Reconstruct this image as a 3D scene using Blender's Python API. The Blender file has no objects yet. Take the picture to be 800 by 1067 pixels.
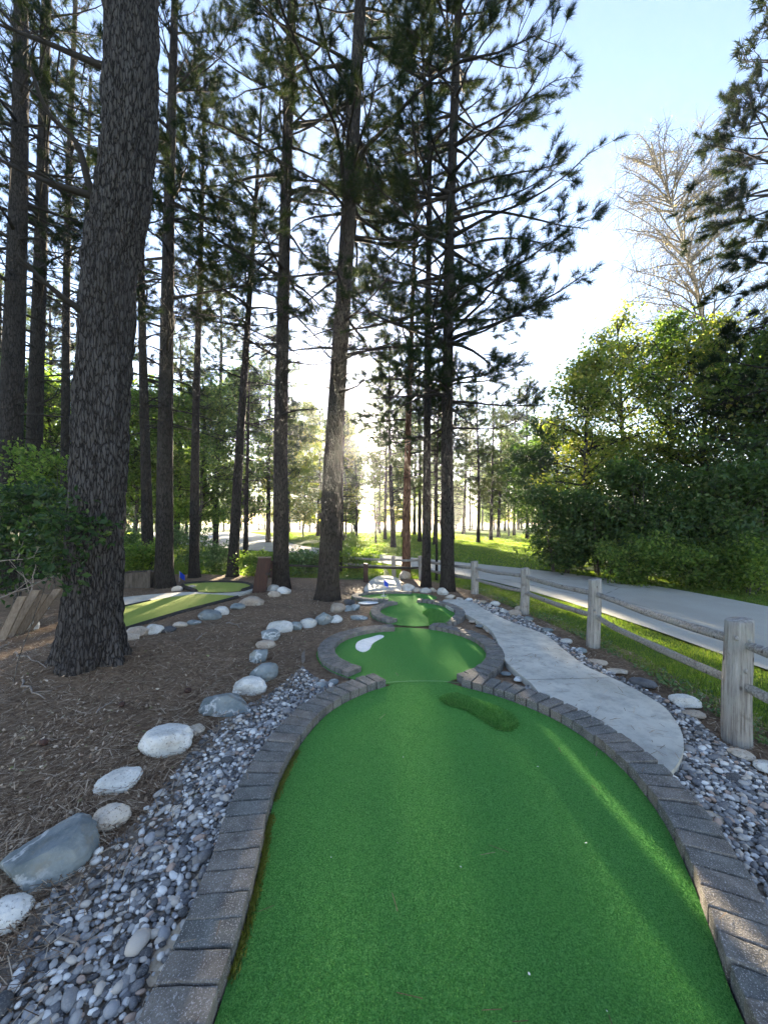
import bpy, bmesh, math
import numpy as np
from mathutils import Vector, Matrix
from mathutils import noise as mnoise
from mathutils.geometry import delaunay_2d_cdt

R = math.radians
scene = bpy.context.scene
COL = scene.collection
RNG = np.random.default_rng(7)

# ------------------------------------------------------------------ camera geometry used for surveying
F_PX, CX, HY, CAM_H = 400.0, 400.0, 545.0, 1.5
SUN_AZ, SUN_EL = R(-2.7), R(11.7)
SUN_DIR = np.array([math.sin(SUN_AZ) * math.cos(SUN_EL), math.cos(SUN_AZ) * math.cos(SUN_EL), math.sin(SUN_EL)])


def sstep(a, b, x):
    t = np.clip((np.asarray(x, float) - a) / (b - a), 0, 1)
    return t * t * (3 - 2 * t)


def hash3(i, j, k):
    h = (i.astype(np.int64) * 374761393 + j.astype(np.int64) * 668265263 + k.astype(np.int64) * 2147483647 % 1000003 * 97) & 0xFFFFFFFF
    h = ((h ^ (h >> 13)) * 1274126177) & 0xFFFFFFFF
    return ((h ^ (h >> 16)) & 0xFFFF) / 65535.0


def vnoise(P):
    P = np.asarray(P, float)
    i = np.floor(P).astype(np.int64)
    f = P - i
    f = f * f * (3 - 2 * f)
    out = 0
    for dx in (0, 1):
        for dy in (0, 1):
            for dz in (0, 1):
                w = (f[..., 0] if dx else 1 - f[..., 0]) * (f[..., 1] if dy else 1 - f[..., 1]) * (f[..., 2] if dz else 1 - f[..., 2])
                out = out + w * hash3(i[..., 0] + dx, i[..., 1] + dy, i[..., 2] + dz)
    return out * 2 - 1


def fbm(P, o=4):
    P = np.asarray(P, float)
    s, a = 0, 0.5
    for k in range(o):
        s = s + a * vnoise(P * (2 ** k) + 17.3 * k)
        a *= 0.5
    return s


def gz(x, y):
    """height of the mulch bed"""
    x = np.asarray(x, float)
    y = np.asarray(y, float)
    left = sstep(-0.85, -2.4, x)
    h = -0.02 + 0.07 * left * (1 - 0.6 * sstep(6, 9, y))
    h = h + 0.012 * left * fbm(np.stack([x * 1.3, y * 1.3, 0 * x], -1), 3)
    h = h + 0.10 * np.exp(-(((x + 3.1) ** 2 + (y - 4.0) ** 2) / 0.45))
    return h


def gnd(px, py, off=0.0):
    g = 0.0
    for _ in range(5):
        Y = (CAM_H - g - off) * F_PX / (py - HY)
        X = (px - CX) / F_PX * Y
        g = float(gz(X, Y))
    return X, Y, g


def flat(px, py, z=0.0):
    Y = (CAM_H - z) * F_PX / (py - HY)
    return ((px - CX) / F_PX * Y, Y)


# ------------------------------------------------------------------ mesh helpers
def mesh_from(name, chunks, smooth=True):
    Vs, Ls, st, tot, off = [], [], [], [], 0
    n0 = 0
    for V, Fc in chunks:
        V = np.asarray(V, np.float32).reshape(-1, 3)
        Fc = np.asarray(Fc, np.int64)
        if len(Fc) == 0:
            continue
        k = Fc.shape[1]
        Vs.append(V)
        Ls.append((Fc + off).ravel())
        st.append(n0 + np.arange(len(Fc)) * k)
        n0 += len(Fc) * k
        off += len(V)
    V = np.concatenate(Vs)
    L = np.concatenate(Ls)
    S = np.concatenate(st)
    me = bpy.data.meshes.new(name)
    me.vertices.add(len(V))
    me.vertices.foreach_set("co", V.ravel())
    me.loops.add(len(L))
    me.loops.foreach_set("vertex_index", L.astype(np.int32))
    me.polygons.add(len(S))
    me.polygons.foreach_set("loop_start", S.astype(np.int32))
    me.polygons.foreach_set("use_smooth", np.full(len(S), bool(smooth)))
    me.update(calc_edges=True)
    return me


def link(name, me, mat, parent=None, loc=(0, 0, 0), rotz=0.0):
    o = bpy.data.objects.new(name, me)
    COL.objects.link(o)
    if mat is not None and me is not None and not me.materials:
        me.materials.append(mat)
    o.location = loc
    o.rotation_euler = (0, 0, rotz)
    if parent is not None:
        o.parent = parent
    return o


def obj(name, chunks, mat, parent=None, smooth=True, loc=(0, 0, 0), rotz=0.0):
    return link(name, mesh_from(name, chunks, smooth), mat, parent, loc, rotz)


def tag(o, label, cat, group=None):
    o["label"] = label
    o["category"] = cat
    if group:
        o["group"] = group
    return o


def thing(name, label, cat, loc=(0, 0, 0), rotz=0.0, group=None):
    o = bpy.data.objects.new(name, None)
    COL.objects.link(o)
    o.location = loc
    o.rotation_euler = (0, 0, rotz)
    o.empty_display_size = 0.1
    return tag(o, label, cat, group)


def kind(o, k):
    o["kind"] = k
    return o


def dup(root, loc, rotz=0.0, scale=1.0, label=None, group=None):
    r = root.copy()
    COL.objects.link(r)
    r.location = loc
    r.rotation_euler = (0, 0, rotz)
    r.scale = (scale, scale, scale) if np.isscalar(scale) else scale
    if label:
        r["label"] = label
    if group:
        r["group"] = group
    for ch in list(root.children):
        c = ch.copy()
        COL.objects.link(c)
        c.parent = r
        for g in ch.children:
            d = g.copy()
            COL.objects.link(d)
            d.parent = c
    return r


def norm(a):
    return a / (np.linalg.norm(a, axis=-1, keepdims=True) + 1e-9)


def tubes(P, Rr, s=4, cap=False):
    """batch of tapered tubes: P (B,n,3), Rr (B,n)"""
    P = np.asarray(P, float)
    Rr = np.asarray(Rr, float)
    if P.ndim == 2:
        P = P[None]
        Rr = Rr[None]
    B, n, _ = P.shape
    T = norm(np.gradient(P, axis=1))
    mean = norm(T.mean(1))
    ref = np.where(np.abs(mean[:, 2:3]) > 0.8, np.array([[1.0, 0, 0]]), np.array([[0, 0, 1.0]]))[:, None, :]
    U = norm(np.cross(T, np.broadcast_to(ref, T.shape)))
    W = np.cross(T, U)
    a = np.arange(s) / s * 2 * np.pi
    ring = P[:, :, None, :] + Rr[:, :, None, None] * (np.cos(a)[None, None, :, None] * U[:, :, None, :] + np.sin(a)[None, None, :, None] * W[:, :, None, :])
    V = ring.reshape(-1, 3)
    b, i, j = np.meshgrid(np.arange(B), np.arange(n - 1), np.arange(s), indexing="ij")
    base = (b * n + i) * s
    j2 = (j + 1) % s
    Fq = np.stack([base + j, base + j2, base + s + j2, base + s + j], -1).reshape(-1, 4)
    out = [(V, Fq)]
    if cap:
        for e in (0, n - 1):
            c = P[:, e]
            for bb in range(B):
                rim = ring[bb, e]
                VV = np.vstack([rim, c[bb:bb + 1]])
                jj = np.arange(s)
                f = np.stack([jj, (jj + 1) % s, np.full(s, s)], -1)
                if e == 0:
                    f = f[:, ::-1]
                out.append((VV, f))
    return out


def box(c, size, rotz=0.0, tilt=None):
    x, y, z = np.array(size) / 2
    V = np.array([[-x, -y, -z], [x, -y, -z], [x, y, -z], [-x, y, -z], [-x, -y, z], [x, -y, z], [x, y, z], [-x, y, z]])
    M = Matrix.Rotation(rotz, 3, "Z")
    if tilt is not None:
        M = M @ Matrix.Rotation(tilt, 3, "X")
    V = V @ np.array(M).T + np.array(c)
    Fc = np.array([[0, 3, 2, 1], [4, 5, 6, 7], [0, 1, 5, 4], [1, 2, 6, 5], [2, 3, 7, 6], [3, 0, 4, 7]])
    return (V, Fc)


def bm_arrays(bm):
    bm.verts.ensure_lookup_table()
    V = np.array([v.co[:] for v in bm.verts])
    tri = [[v.index for v in f.verts] for f in bm.faces]
    t3 = np.array([t for t in tri if len(t) == 3], int).reshape(-1, 3)
    t4 = np.array([t for t in tri if len(t) == 4], int).reshape(-1, 4)
    return V, t3, t4


def ico(sub):
    bm = bmesh.new()
    bmesh.ops.create_icosphere(bm, subdivisions=sub, radius=1.0)
    bm.verts.index_update()
    V, t3, _ = bm_arrays(bm)
    bm.free()
    return V, t3


ICO1, ICO2, ICO3, ICO4 = ico(1), ico(2), ico(3), ico(5)


def inside(poly, x, y):
    poly = np.asarray(poly, float)
    x = np.asarray(x, float)
    y = np.asarray(y, float)
    c = np.zeros(x.shape, bool)
    n = len(poly)
    j = n - 1
    for i in range(n):
        xi, yi = poly[i]
        xj, yj = poly[j]
        t = ((yi > y) != (yj > y)) & (x < (xj - xi) * (y - yi) / (yj - yi + 1e-12) + xi)
        c ^= t
        j = i
    return c


def resample(pts, d, smooth=True, closed=False):
    pts = np.asarray(pts, float)
    if closed:
        pts = np.vstack([pts, pts[:1]])
    if smooth and len(pts) > 2:
        ext = np.vstack([2 * pts[0] - pts[1], pts, 2 * pts[-1] - pts[-2]])
        if closed:
            ext[0] = pts[-2]
            ext[-1] = pts[1]
        out = []
        for i in range(1, len(ext) - 2):
            p0, p1, p2, p3 = ext[i - 1:i + 3]
            t = np.linspace(0, 1, 16, endpoint=False)[:, None]
            out.append(0.5 * (2 * p1 + (p2 - p0) * t + (2 * p0 - 5 * p1 + 4 * p2 - p3) * t * t + (3 * p1 - p0 - 3 * p2 + p3) * t ** 3))
        pts = np.vstack(out + [pts[-1:]])
    s = np.concatenate([[0], np.cumsum(np.linalg.norm(np.diff(pts, axis=0), axis=1))])
    n = max(2, int(round(s[-1] / d)) + 1)
    u = np.linspace(0, s[-1], n)
    P = np.stack([np.interp(u, s, pts[:, k]) for k in range(pts.shape[1])], -1)
    return P[:-1] if closed else P


def sheet(outline, zf, grid=None, jitter=0.3):
    """triangulated sheet inside an outline, height zf(x,y)"""
    o = np.asarray(outline, float)
    pts = [tuple(p) for p in o]
    n = len(pts)
    if grid:
        lo, hi = o.min(0), o.max(0)
        gx, gy = np.meshgrid(np.arange(lo[0], hi[0], grid), np.arange(lo[1], hi[1], grid))
        gx = gx.ravel() + RNG.uniform(-jitter, jitter, gx.size) * grid
        gy = gy.ravel() + RNG.uniform(-jitter, jitter, gy.size) * grid
        m = inside(o, gx, gy)
        pts += list(zip(gx[m], gy[m]))
    vs, _, fs, *_ = delaunay_2d_cdt([Vector(p) for p in pts], [(i, (i + 1) % n) for i in range(n)], [], 1, 1e-6)
    V = np.array([[v.x, v.y] for v in vs])
    Z = zf(V[:, 0], V[:, 1])
    Fc = np.array([list(f) for f in fs if len(f) == 3])
    a = V[Fc]
    cr = (a[:, 1, 0] - a[:, 0, 0]) * (a[:, 2, 1] - a[:, 0, 1]) - (a[:, 1, 1] - a[:, 0, 1]) * (a[:, 2, 0] - a[:, 0, 0])
    Fc[cr < 0] = Fc[cr < 0][:, ::-1]
    return np.column_stack([V, np.broadcast_to(Z, len(V))]), Fc


def slab(outline, z0, z1, grid=None):
    """solid slab with vertical sides"""
    V, Fc = sheet(outline, lambda x, y: np.full(len(x), z1), grid)
    o = np.asarray(outline, float)
    n = len(o)
    top = np.column_stack([o, np.full(n, z1)])
    bot = np.column_stack([o, np.full(n, z0)])
    i = np.arange(n)
    area = np.sum(o[:, 0] * np.roll(o[:, 1], -1) - np.roll(o[:, 0], -1) * o[:, 1])
    q = np.stack([i, i + n, (i + 1) % n + n, (i + 1) % n], -1)
    if area > 0:
        q = q[:, ::-1]
    return [(V, Fc), (np.vstack([top, bot]), q)]


# ------------------------------------------------------------------ materials
class NT:
    def __init__(self, name):
        self.m = bpy.data.materials.new(name)
        self.m.use_nodes = True
        self.t = self.m.node_tree
        self.t.nodes.clear()
        self.out = self.t.nodes.new("ShaderNodeOutputMaterial")

    def n(self, kind_, **kw):
        nd = self.t.nodes.new("ShaderNode" + kind_)
        for k, v in kw.items():
            if k.startswith("i_"):
                nd.inputs[k[2:].replace("_", " ")].default_value = v
            else:
                setattr(nd, k, v)
        return nd

    def l(self, a, b):
        self.t.links.new(a, b)

    def coord(self, scale=(1, 1, 1), mode="Object"):
        tc = self.n("TexCoord")
        mp = self.n("Mapping")
        mp.inputs["Scale"].default_value = scale
        self.l(tc.outputs[mode], mp.inputs["Vector"])
        return mp.outputs["Vector"]

    def noise(self, vec, scale, detail=4, rough=0.55):
        nd = self.n("TexNoise")
        nd.inputs["Scale"].default_value = scale
        nd.inputs["Detail"].default_value = detail
        nd.inputs["Roughness"].default_value = rough
        self.l(vec, nd.inputs["Vector"])
        return nd.outputs["Fac"]

    def vor(self, vec, scale, feature="F1", out="Distance", rnd=1.0):
        nd = self.n("TexVoronoi", feature=feature)
        nd.inputs["Scale"].default_value = scale
        nd.inputs["Randomness"].default_value = rnd
        self.l(vec, nd.inputs["Vector"])
        return nd.outputs[out]

    def ramp(self, fac, stops, interp="LINEAR"):
        nd = self.n("ValToRGB")
        cr = nd.color_ramp
        cr.interpolation = interp
        while len(cr.elements) > 1:
            cr.elements.remove(cr.elements[-1])
        cr.elements[0].position = stops[0][0]
        cr.elements[0].color = (*stops[0][1], 1)
        for p, c in stops[1:]:
            e = cr.elements.new(p)
            e.color = (*c, 1)
        self.l(fac, nd.inputs["Fac"])
        return nd.outputs["Color"]

    def fr(self, fac, a, b):
        return self.ramp(fac, [(a, (0, 0, 0)), (b, (1, 1, 1))])

    def mix(self, fac, a, b, mode="MIX"):
        nd = self.n("Mix", data_type="RGBA", blend_type=mode)
        for s, v in ((nd.inputs[0], fac), (nd.inputs[6], a), (nd.inputs[7], b)):
            if hasattr(v, "links"):
                self.l(v, s)
            else:
                s.default_value = (*v, 1) if isinstance(v, tuple) else v
        return nd.outputs[2]

    def math(self, op, a, b=0.0):
        nd = self.n("Math", operation=op)
        for s, v in ((nd.inputs[0], a), (nd.inputs[1], b)):
            if hasattr(v, "links"):
                self.l(v, s)
            else:
                s.default_value = v
        return nd.outputs[0]

    def bump(self, h, strength, dist, normal=None):
        nd = self.n("Bump")
        nd.inputs["Strength"].default_value = strength
        nd.inputs["Distance"].default_value = dist
        self.l(h, nd.inputs["Height"])
        if normal is not None:
            self.l(normal, nd.inputs["Normal"])
        return nd.outputs["Normal"]

    def pbr(self, col, rough=0.8, normal=None, spec=0.3):
        b = self.n("BsdfPrincipled")
        for s, v in ((b.inputs["Base Color"], col), (b.inputs["Roughness"], rough)):
            if hasattr(v, "links"):
                self.l(v, s)
            else:
                s.default_value = (*v, 1) if isinstance(v, tuple) else v
        b.inputs["Specular IOR Level"].default_value = spec
        if normal is not None:
            self.l(normal, b.inputs["Normal"])
        self.l(b.outputs[0], self.out.inputs["Surface"])
        return self.m


def island(t):
    return t.n("NewGeometry").outputs["Random Per Island"]


def objrand(t):
    return t.n("ObjectInfo").outputs["Random"]


def leaf_mat(name, stops, tr_gain=(1.6, 1.6, 0.8), fac=0.4, rough=0.55, spec=0.2):
    t = NT(name)
    col = t.ramp(island(t), stops)
    d = t.n("BsdfPrincipled")
    t.l(col, d.inputs["Base Color"])
    d.inputs["Roughness"].default_value = rough
    d.inputs["Specular IOR Level"].default_value = spec
    tr = t.n("BsdfTranslucent")
    t.l(t.mix(1.0, col, tr_gain, "MULTIPLY"), tr.inputs["Color"])
    mx = t.n("MixShader")
    mx.inputs[0].default_value = fac
    t.l(d.outputs[0], mx.inputs[1])
    t.l(tr.outputs[0], mx.inputs[2])
    t.l(mx.outputs[0], t.out.inputs["Surface"])
    return t.m


def bark_mat(name, c1, c2, c3, sc=(9, 9, 2.2), bump=1.0, dist=0.02):
    t = NT(name)
    v = t.coord(sc)
    warp = t.n("VectorMath", operation="ADD")
    nz = t.n("TexNoise")
    nz.inputs["Scale"].default_value = 2.5
    t.l(v, nz.inputs["Vector"])
    t.l(v, warp.inputs[0])
    sc_ = t.n("VectorMath", operation="SCALE")
    sc_.inputs["Scale"].default_value = 0.6
    t.l(nz.outputs["Color"], sc_.inputs[0])
    t.l(sc_.outputs[0], warp.inputs[1])
    w = warp.outputs[0]
    crack = t.vor(w, 1.6, "DISTANCE_TO_EDGE")
    f = t.fr(crack, 0.0, 0.16)
    fine = t.noise(w, 9, 5, 0.65)
    col = t.mix(f, c1, t.mix(fine, c2, c3))
    pat = t.noise(t.coord((1.2, 1.2, 0.5)), 1.5, 3)
    col = t.mix(t.math("MULTIPLY", t.fr(pat, 0.45, 0.7), 0.5), col, c2)
    h = t.math("ADD", t.math("MULTIPLY", f, 0.8), t.math("MULTIPLY", fine, 0.45))
    return t.pbr(col, 0.9, t.bump(h, bump, dist), 0.15)


def rock_mat(name, kindn):
    t = NT(name)
    v = t.coord((1, 1, 1))
    # each stone gets its own shift of the pattern
    add = t.n("VectorMath", operation="ADD")
    cmb = t.n("CombineXYZ")
    r = t.math("MULTIPLY", objrand(t), 40.0)
    for i in range(3):
        t.l(r, cmb.inputs[i])
    t.l(v, add.inputs[0])
    t.l(cmb.outputs[0], add.inputs[1])
    v = add.outputs[0]
    big = t.noise(v, 6, 5, 0.6)
    fine = t.noise(v, 90, 3, 0.7)
    if kindn == "white":
        col = t.ramp(big, [(0.3, (0.38, 0.36, 0.32)), (0.5, (0.55, 0.54, 0.5)), (0.75, (0.66, 0.65, 0.62))])
        col = t.mix(t.fr(fine, 0.58, 0.68), col, (0.16, 0.15, 0.14))
    elif kindn == "grey":
        col = t.ramp(big, [(0.3, (0.10, 0.125, 0.13)), (0.55, (0.20, 0.23, 0.235)), (0.75, (0.29, 0.31, 0.29))])
        ve = t.noise(v, 3.5, 6, 0.6)
        a = t.math("ABSOLUTE", t.math("SUBTRACT", ve, 0.5))
        vein = t.ramp(a, [(0.0, (1, 1, 1)), (0.03, (0, 0, 0))])
        pat = t.fr(t.noise(v, 2.6, 2), 0.40, 0.55)
        col = t.mix(t.math("MULTIPLY", vein, t.math("MULTIPLY", pat, 0.85)), col, (0.55, 0.56, 0.55))
        col = t.mix(t.math("MULTIPLY", t.fr(fine, 0.55, 0.75), 0.5), col, (0.33, 0.35, 0.34))
    elif kindn == "tan":
        col = t.ramp(big, [(0.3, (0.33, 0.26, 0.2)), (0.5, (0.44, 0.37, 0.29)), (0.75, (0.53, 0.48, 0.41))])
        col = t.mix(t.fr(fine, 0.56, 0.66), col, (0.18, 0.14, 0.11))
    else:
        col = t.ramp(big, [(0.3, (0.045, 0.047, 0.05)), (0.55, (0.10, 0.10, 0.105)), (0.8, (0.17, 0.165, 0.16))])
        col = t.mix(t.math("MULTIPLY", t.fr(fine, 0.6, 0.75), 0.5), col, (0.25, 0.25, 0.25))
    # soil staining near the ground is a real dirt line with its own ragged shape
    lich = t.fr(t.noise(v, 5.0, 6, 0.7), 0.56, 0.66)
    col = t.mix(t.math("MULTIPLY", lich, 0.45), col, (0.22, 0.19, 0.13))
    hsv = t.n("HueSaturation")
    t.l(col, hsv.inputs["Color"])
    t.l(t.math("ADD", t.math("MULTIPLY", objrand(t), 0.35), 0.8), hsv.inputs["Value"])
    h = t.math("ADD", t.noise(v, 22, 5, 0.65), t.math("MULTIPLY", fine, 0.25))
    return t.pbr(hsv.outputs[0], 0.82, t.bump(h, 0.7, 0.012), 0.25)


M = {}


def make_materials():
    # turf ---------------------------------------------------------
    t = NT("putting turf")
    v = t.coord()
    f1 = t.noise(v, 165, 4, 0.75)
    f2 = t.noise(v, 60, 3, 0.6)
    f3 = t.noise(v, 1.1, 3, 0.5)
    col = t.ramp(f1, [(0.36, (0.035, 0.115, 0.026)), (0.5, (0.085, 0.25, 0.058)), (0.64, (0.165, 0.38, 0.105))])
    col = t.mix(t.math("MULTIPLY", t.fr(f2, 0.4, 0.75), 0.35), col, (0.075, 0.26, 0.04))
    col = t.mix(t.math("MULTIPLY", t.fr(f3, 0.45, 0.7), 0.3), col, (0.085, 0.27, 0.05))
    fl = t.fr(t.vor(v, 14), 0.0, 0.03)
    h = t.math("ADD", f1, t.math("MULTIPLY", t.vor(v, 260), 0.6))
    M["turf"] = t.pbr(col, 1.0, t.bump(h, 0.9, 0.006), 0.02)
    t = NT("sunlit lime turf")
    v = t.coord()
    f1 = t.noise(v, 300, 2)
    col = t.ramp(f1, [(0.3, (0.20, 0.25, 0.045)), (0.6, (0.30, 0.35, 0.075)), (0.8, (0.36, 0.40, 0.11))])  # sunlight on this lane is put into the yellow-green tone
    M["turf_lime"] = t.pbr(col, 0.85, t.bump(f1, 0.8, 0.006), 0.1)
    M["turf_blade"] = leaf_mat("rough turf pile", [(0, (0.035, 0.14, 0.026)), (0.5, (0.09, 0.27, 0.055)), (1, (0.20, 0.42, 0.12))], (1.2, 1.2, 0.8), 0.2)
    M["turf_pile"] = leaf_mat("short turf pile", [(0, (0.03, 0.11, 0.024)), (0.35, (0.075, 0.24, 0.052)), (0.75, (0.115, 0.32, 0.075)), (1, (0.19, 0.41, 0.12))], (1.1, 1.1, 0.8), 0.08, 0.9, 0.0)
    # mulch ---------------------------------------------------------
    t = NT("pine needle mulch")
    v = t.coord()
    b1 = t.noise(v, 1.3, 4, 0.6)
    b2 = t.noise(v, 28, 5, 0.7)
    b3 = t.noise(t.coord((30, 140, 60)), 1, 4, 0.7)
    b4 = t.noise(t.coord((140, 30, 60)), 1, 4, 0.7)
    fib = t.math("MAXIMUM", b3, b4)
    col = t.ramp(b2, [(0.28, (0.08, 0.053, 0.036)), (0.5, (0.215, 0.142, 0.09)), (0.72, (0.38, 0.275, 0.185))])
    col = t.mix(t.math("MULTIPLY", t.fr(fib, 0.52, 0.72), 0.7), col, (0.26, 0.19, 0.125))
    col = t.mix(t.math("MULTIPLY", t.fr(b1, 0.48, 0.68), 0.55), col, (0.085, 0.06, 0.042))
    h = t.math("ADD", b2, t.math("MULTIPLY", fib, 0.8))
    M["mulch"] = t.pbr(col, 0.95, t.bump(h, 1.0, 0.02), 0.1)
    t = NT("sandy gravel soil")
    v = t.coord()
    b2 = t.noise(v, 40, 6, 0.7)
    col = t.ramp(b2, [(0.3, (0.13, 0.105, 0.08)), (0.55, (0.24, 0.2, 0.16)), (0.75, (0.36, 0.31, 0.255))])
    M["soil"] = t.pbr(col, 0.95, t.bump(t.noise(v, 120, 4, 0.7), 0.9, 0.01), 0.1)
    t = NT("pale sand")
    v = t.coord()
    col = t.ramp(t.noise(v, 60, 5, 0.7), [(0.3, (0.40, 0.32, 0.225)), (0.7, (0.58, 0.49, 0.37))])
    M["sand"] = t.pbr(col, 0.95, t.bump(t.noise(v, 200, 4, 0.7), 0.8, 0.006), 0.1)
    # pebbles -------------------------------------------------------
    t = NT("river pebbles")
    col = t.ramp(island(t), [(0.0, (0.06, 0.06, 0.062)), (0.12, (0.13, 0.13, 0.135)), (0.26, (0.22, 0.215, 0.21)), (0.40, (0.33, 0.315, 0.295)), (0.53, (0.17, 0.155, 0.14)),
                             (0.62, (0.44, 0.39, 0.33)), (0.71, (0.56, 0.54, 0.51)), (0.82, (0.28, 0.28, 0.285)), (0.9, (0.66, 0.64, 0.60)), (0.96, (0.36, 0.26, 0.2))], "CONSTANT")
    v = t.coord()
    fine = t.noise(v, 160, 3, 0.7)
    col = t.mix(t.math("MULTIPLY", t.fr(fine, 0.5, 0.7), 0.35), col, (0.42, 0.4, 0.37))
    M["pebble"] = t.pbr(col, 0.72, t.bump(t.noise(v, 120, 4), 0.35, 0.004), 0.3)
    # pavers ---------------------------------------------------------
    t = NT("charcoal concrete pavers")
    v = t.coord()
    add = t.n("VectorMath", operation="ADD")
    cmb = t.n("CombineXYZ")
    r = t.math("MULTIPLY", objrand(t), 60.0)
    for i in range(3):
        t.l(r, cmb.inputs[i])
    t.l(v, add.inputs[0])
    t.l(cmb.outputs[0], add.inputs[1])
    v = add.outputs[0]
    a = t.noise(v, 12, 4, 0.6)
    s = t.noise(v, 170, 2, 0.7)
    col = t.ramp(a, [(0.3, (0.085, 0.082, 0.074)), (0.55, (0.15, 0.146, 0.132)), (0.78, (0.23, 0.223, 0.2))])
    hue = t.mix(objrand(t), (1.15, 1.03, 0.96), (0.78, 0.82, 0.84))
    col = t.mix(1.0, col, hue, "MULTIPLY")
    col = t.mix(t.math("MULTIPLY", t.fr(s, 0.56, 0.68), 0.9), col, (0.42, 0.40, 0.39))
    col = t.mix(t.math("MULTIPLY", t.ramp(s, [(0.26, (1, 1, 1)), (0.36, (0, 0, 0))]), 0.8), col, (0.04, 0.038, 0.04))
    h = t.math("ADD", s, t.math("MULTIPLY", a, 0.5))
    M["paver"] = t.pbr(col, 0.85, t.bump(h, 0.8, 0.006), 0.25)
    # concrete / asphalt ----------------------------------------------
    t = NT("brushed concrete")
    v = t.coord()
    a = t.noise(v, 1.6, 6, 0.62)
    b = t.noise(v, 9, 6, 0.65)
    c = t.noise(v, 220, 3, 0.7)
    col = t.ramp(a, [(0.3, (0.37, 0.355, 0.30)), (0.5, (0.49, 0.47, 0.405)), (0.7, (0.58, 0.56, 0.485))])
    col = t.mix(t.math("MULTIPLY", t.fr(b, 0.45, 0.7), 0.7), col, (0.25, 0.245, 0.23))
    col = t.mix(t.math("MULTIPLY", t.fr(c, 0.5, 0.7), 0.25), col, (0.5, 0.49, 0.47))
    M["concrete"] = t.pbr(col, 0.88, t.bump(t.math("ADD", c, b), 0.5, 0.005), 0.2)
    M["joint"] = NT("dirt in the joint").pbr((0.085, 0.08, 0.07), 0.95, None, 0.1)
    M["seam"] = NT("turf seam").pbr((0.20, 0.36, 0.16), 0.95, None, 0.05)
    t = NT("old asphalt")
    v = t.coord()
    a = t.noise(v, 0.5, 6, 0.6)
    c = t.noise(v, 160, 3, 0.7)
    col = t.ramp(a, [(0.3, (0.30, 0.29, 0.245)), (0.6, (0.39, 0.375, 0.32)), (0.8, (0.45, 0.435, 0.375))])
    col = t.mix(t.math("MULTIPLY", t.fr(c, 0.52, 0.72), 0.5), col, (0.32, 0.31, 0.3))
    crack = t.vor(t.coord((0.35, 0.35, 0.35)), 1.0, "DISTANCE_TO_EDGE")
    ck = t.ramp(t.math("ADD", crack, t.math("MULTIPLY", t.noise(v, 3, 4), 0.03)), [(0.013, (1, 1, 1)), (0.02, (0, 0, 0))])
    col = t.mix(t.math("MULTIPLY", ck, 0.7), col, (0.05, 0.05, 0.05))
    M["asphalt"] = t.pbr(col, 0.85, t.bump(c, 0.6, 0.008), 0.25)
    # grass ground -----------------------------------------------------
    t = NT("lawn")
    v = t.coord()
    a = t.noise(v, 0.25, 5, 0.6)
    b = t.noise(v, 3.0, 5, 0.7)
    c = t.noise(v, 45, 4, 0.7)
    col = t.ramp(b, [(0.3, (0.05, 0.10, 0.022)), (0.55, (0.09, 0.16, 0.035)), (0.78, (0.14, 0.20, 0.05))])
    col = t.mix(t.math("MULTIPLY", t.fr(a, 0.45, 0.7), 0.5), col, (0.13, 0.15, 0.05))
    col = t.mix(t.math("MULTIPLY", t.fr(c, 0.45, 0.7), 0.4), col, (0.045, 0.085, 0.02))
    M["lawn"] = t.pbr(col, 0.9, t.bump(t.math("ADD", c, b), 1.0, 0.06), 0.1)
    M["grass"] = leaf_mat("grass blades", [(0, (0.06, 0.11, 0.02)), (0.5, (0.11, 0.18, 0.035)), (0.9, (0.17, 0.24, 0.06)), (1, (0.25, 0.23, 0.11))], (1.9, 1.9, 0.6), 0.5)
    M["weed"] = leaf_mat("weed leaves", [(0, (0.05, 0.10, 0.035)), (0.7, (0.10, 0.17, 0.06)), (1, (0.2, 0.26, 0.12))], (1.3, 1.4, 0.7), 0.3)
    M["moss"] = leaf_mat("moss", [(0, (0.07, 0.10, 0.015)), (0.6, (0.15, 0.18, 0.03)), (1, (0.22, 0.2, 0.05))], (1.2, 1.2, 0.6), 0.2)
    # litter -----------------------------------------------------------
    M["needle_litter"] = leaf_mat("dry pine needles", [(0, (0.07, 0.042, 0.026)), (0.45, (0.17, 0.11, 0.068)), (0.75, (0.30, 0.215, 0.14)), (1, (0.52, 0.42, 0.31))], (1, 1, 1), 0.05, 0.7)
    M["leaf_litter"] = leaf_mat("dry leaves", [(0, (0.16, 0.10, 0.06)), (0.55, (0.34, 0.25, 0.17)), (0.93, (0.52, 0.43, 0.33)), (1, (0.15, 0.2, 0.05))], (1, 1, 1), 0.1, 0.7)
    # trees --------------------------------------------------------------
    M["bark"] = bark_mat("red pine bark", (0.008, 0.007, 0.0065), (0.028, 0.0245, 0.0225), (0.066, 0.058, 0.053), (20, 20, 4.0))
    M["bark_big"] = bark_mat("thick scaly bark", (0.008, 0.007, 0.007), (0.034, 0.030, 0.029), (0.125, 0.115, 0.11), (24, 24, 4.6), 1.0, 0.014)
    M["bark_orange"] = bark_mat("orange pine bark", (0.05, 0.026, 0.016), (0.13, 0.066, 0.04), (0.2, 0.115, 0.075))
    M["twig"] = NT("dead twigs").pbr((0.032, 0.028, 0.025), 0.9, None, 0.1)
    M["needles"] = leaf_mat("pine needles", [(0, (0.010, 0.021, 0.011)), (0.6, (0.018, 0.034, 0.014)), (1, (0.042, 0.056, 0.018))], (1.7, 1.6, 0.7), 0.2, 0.85, 0.06)
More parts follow.
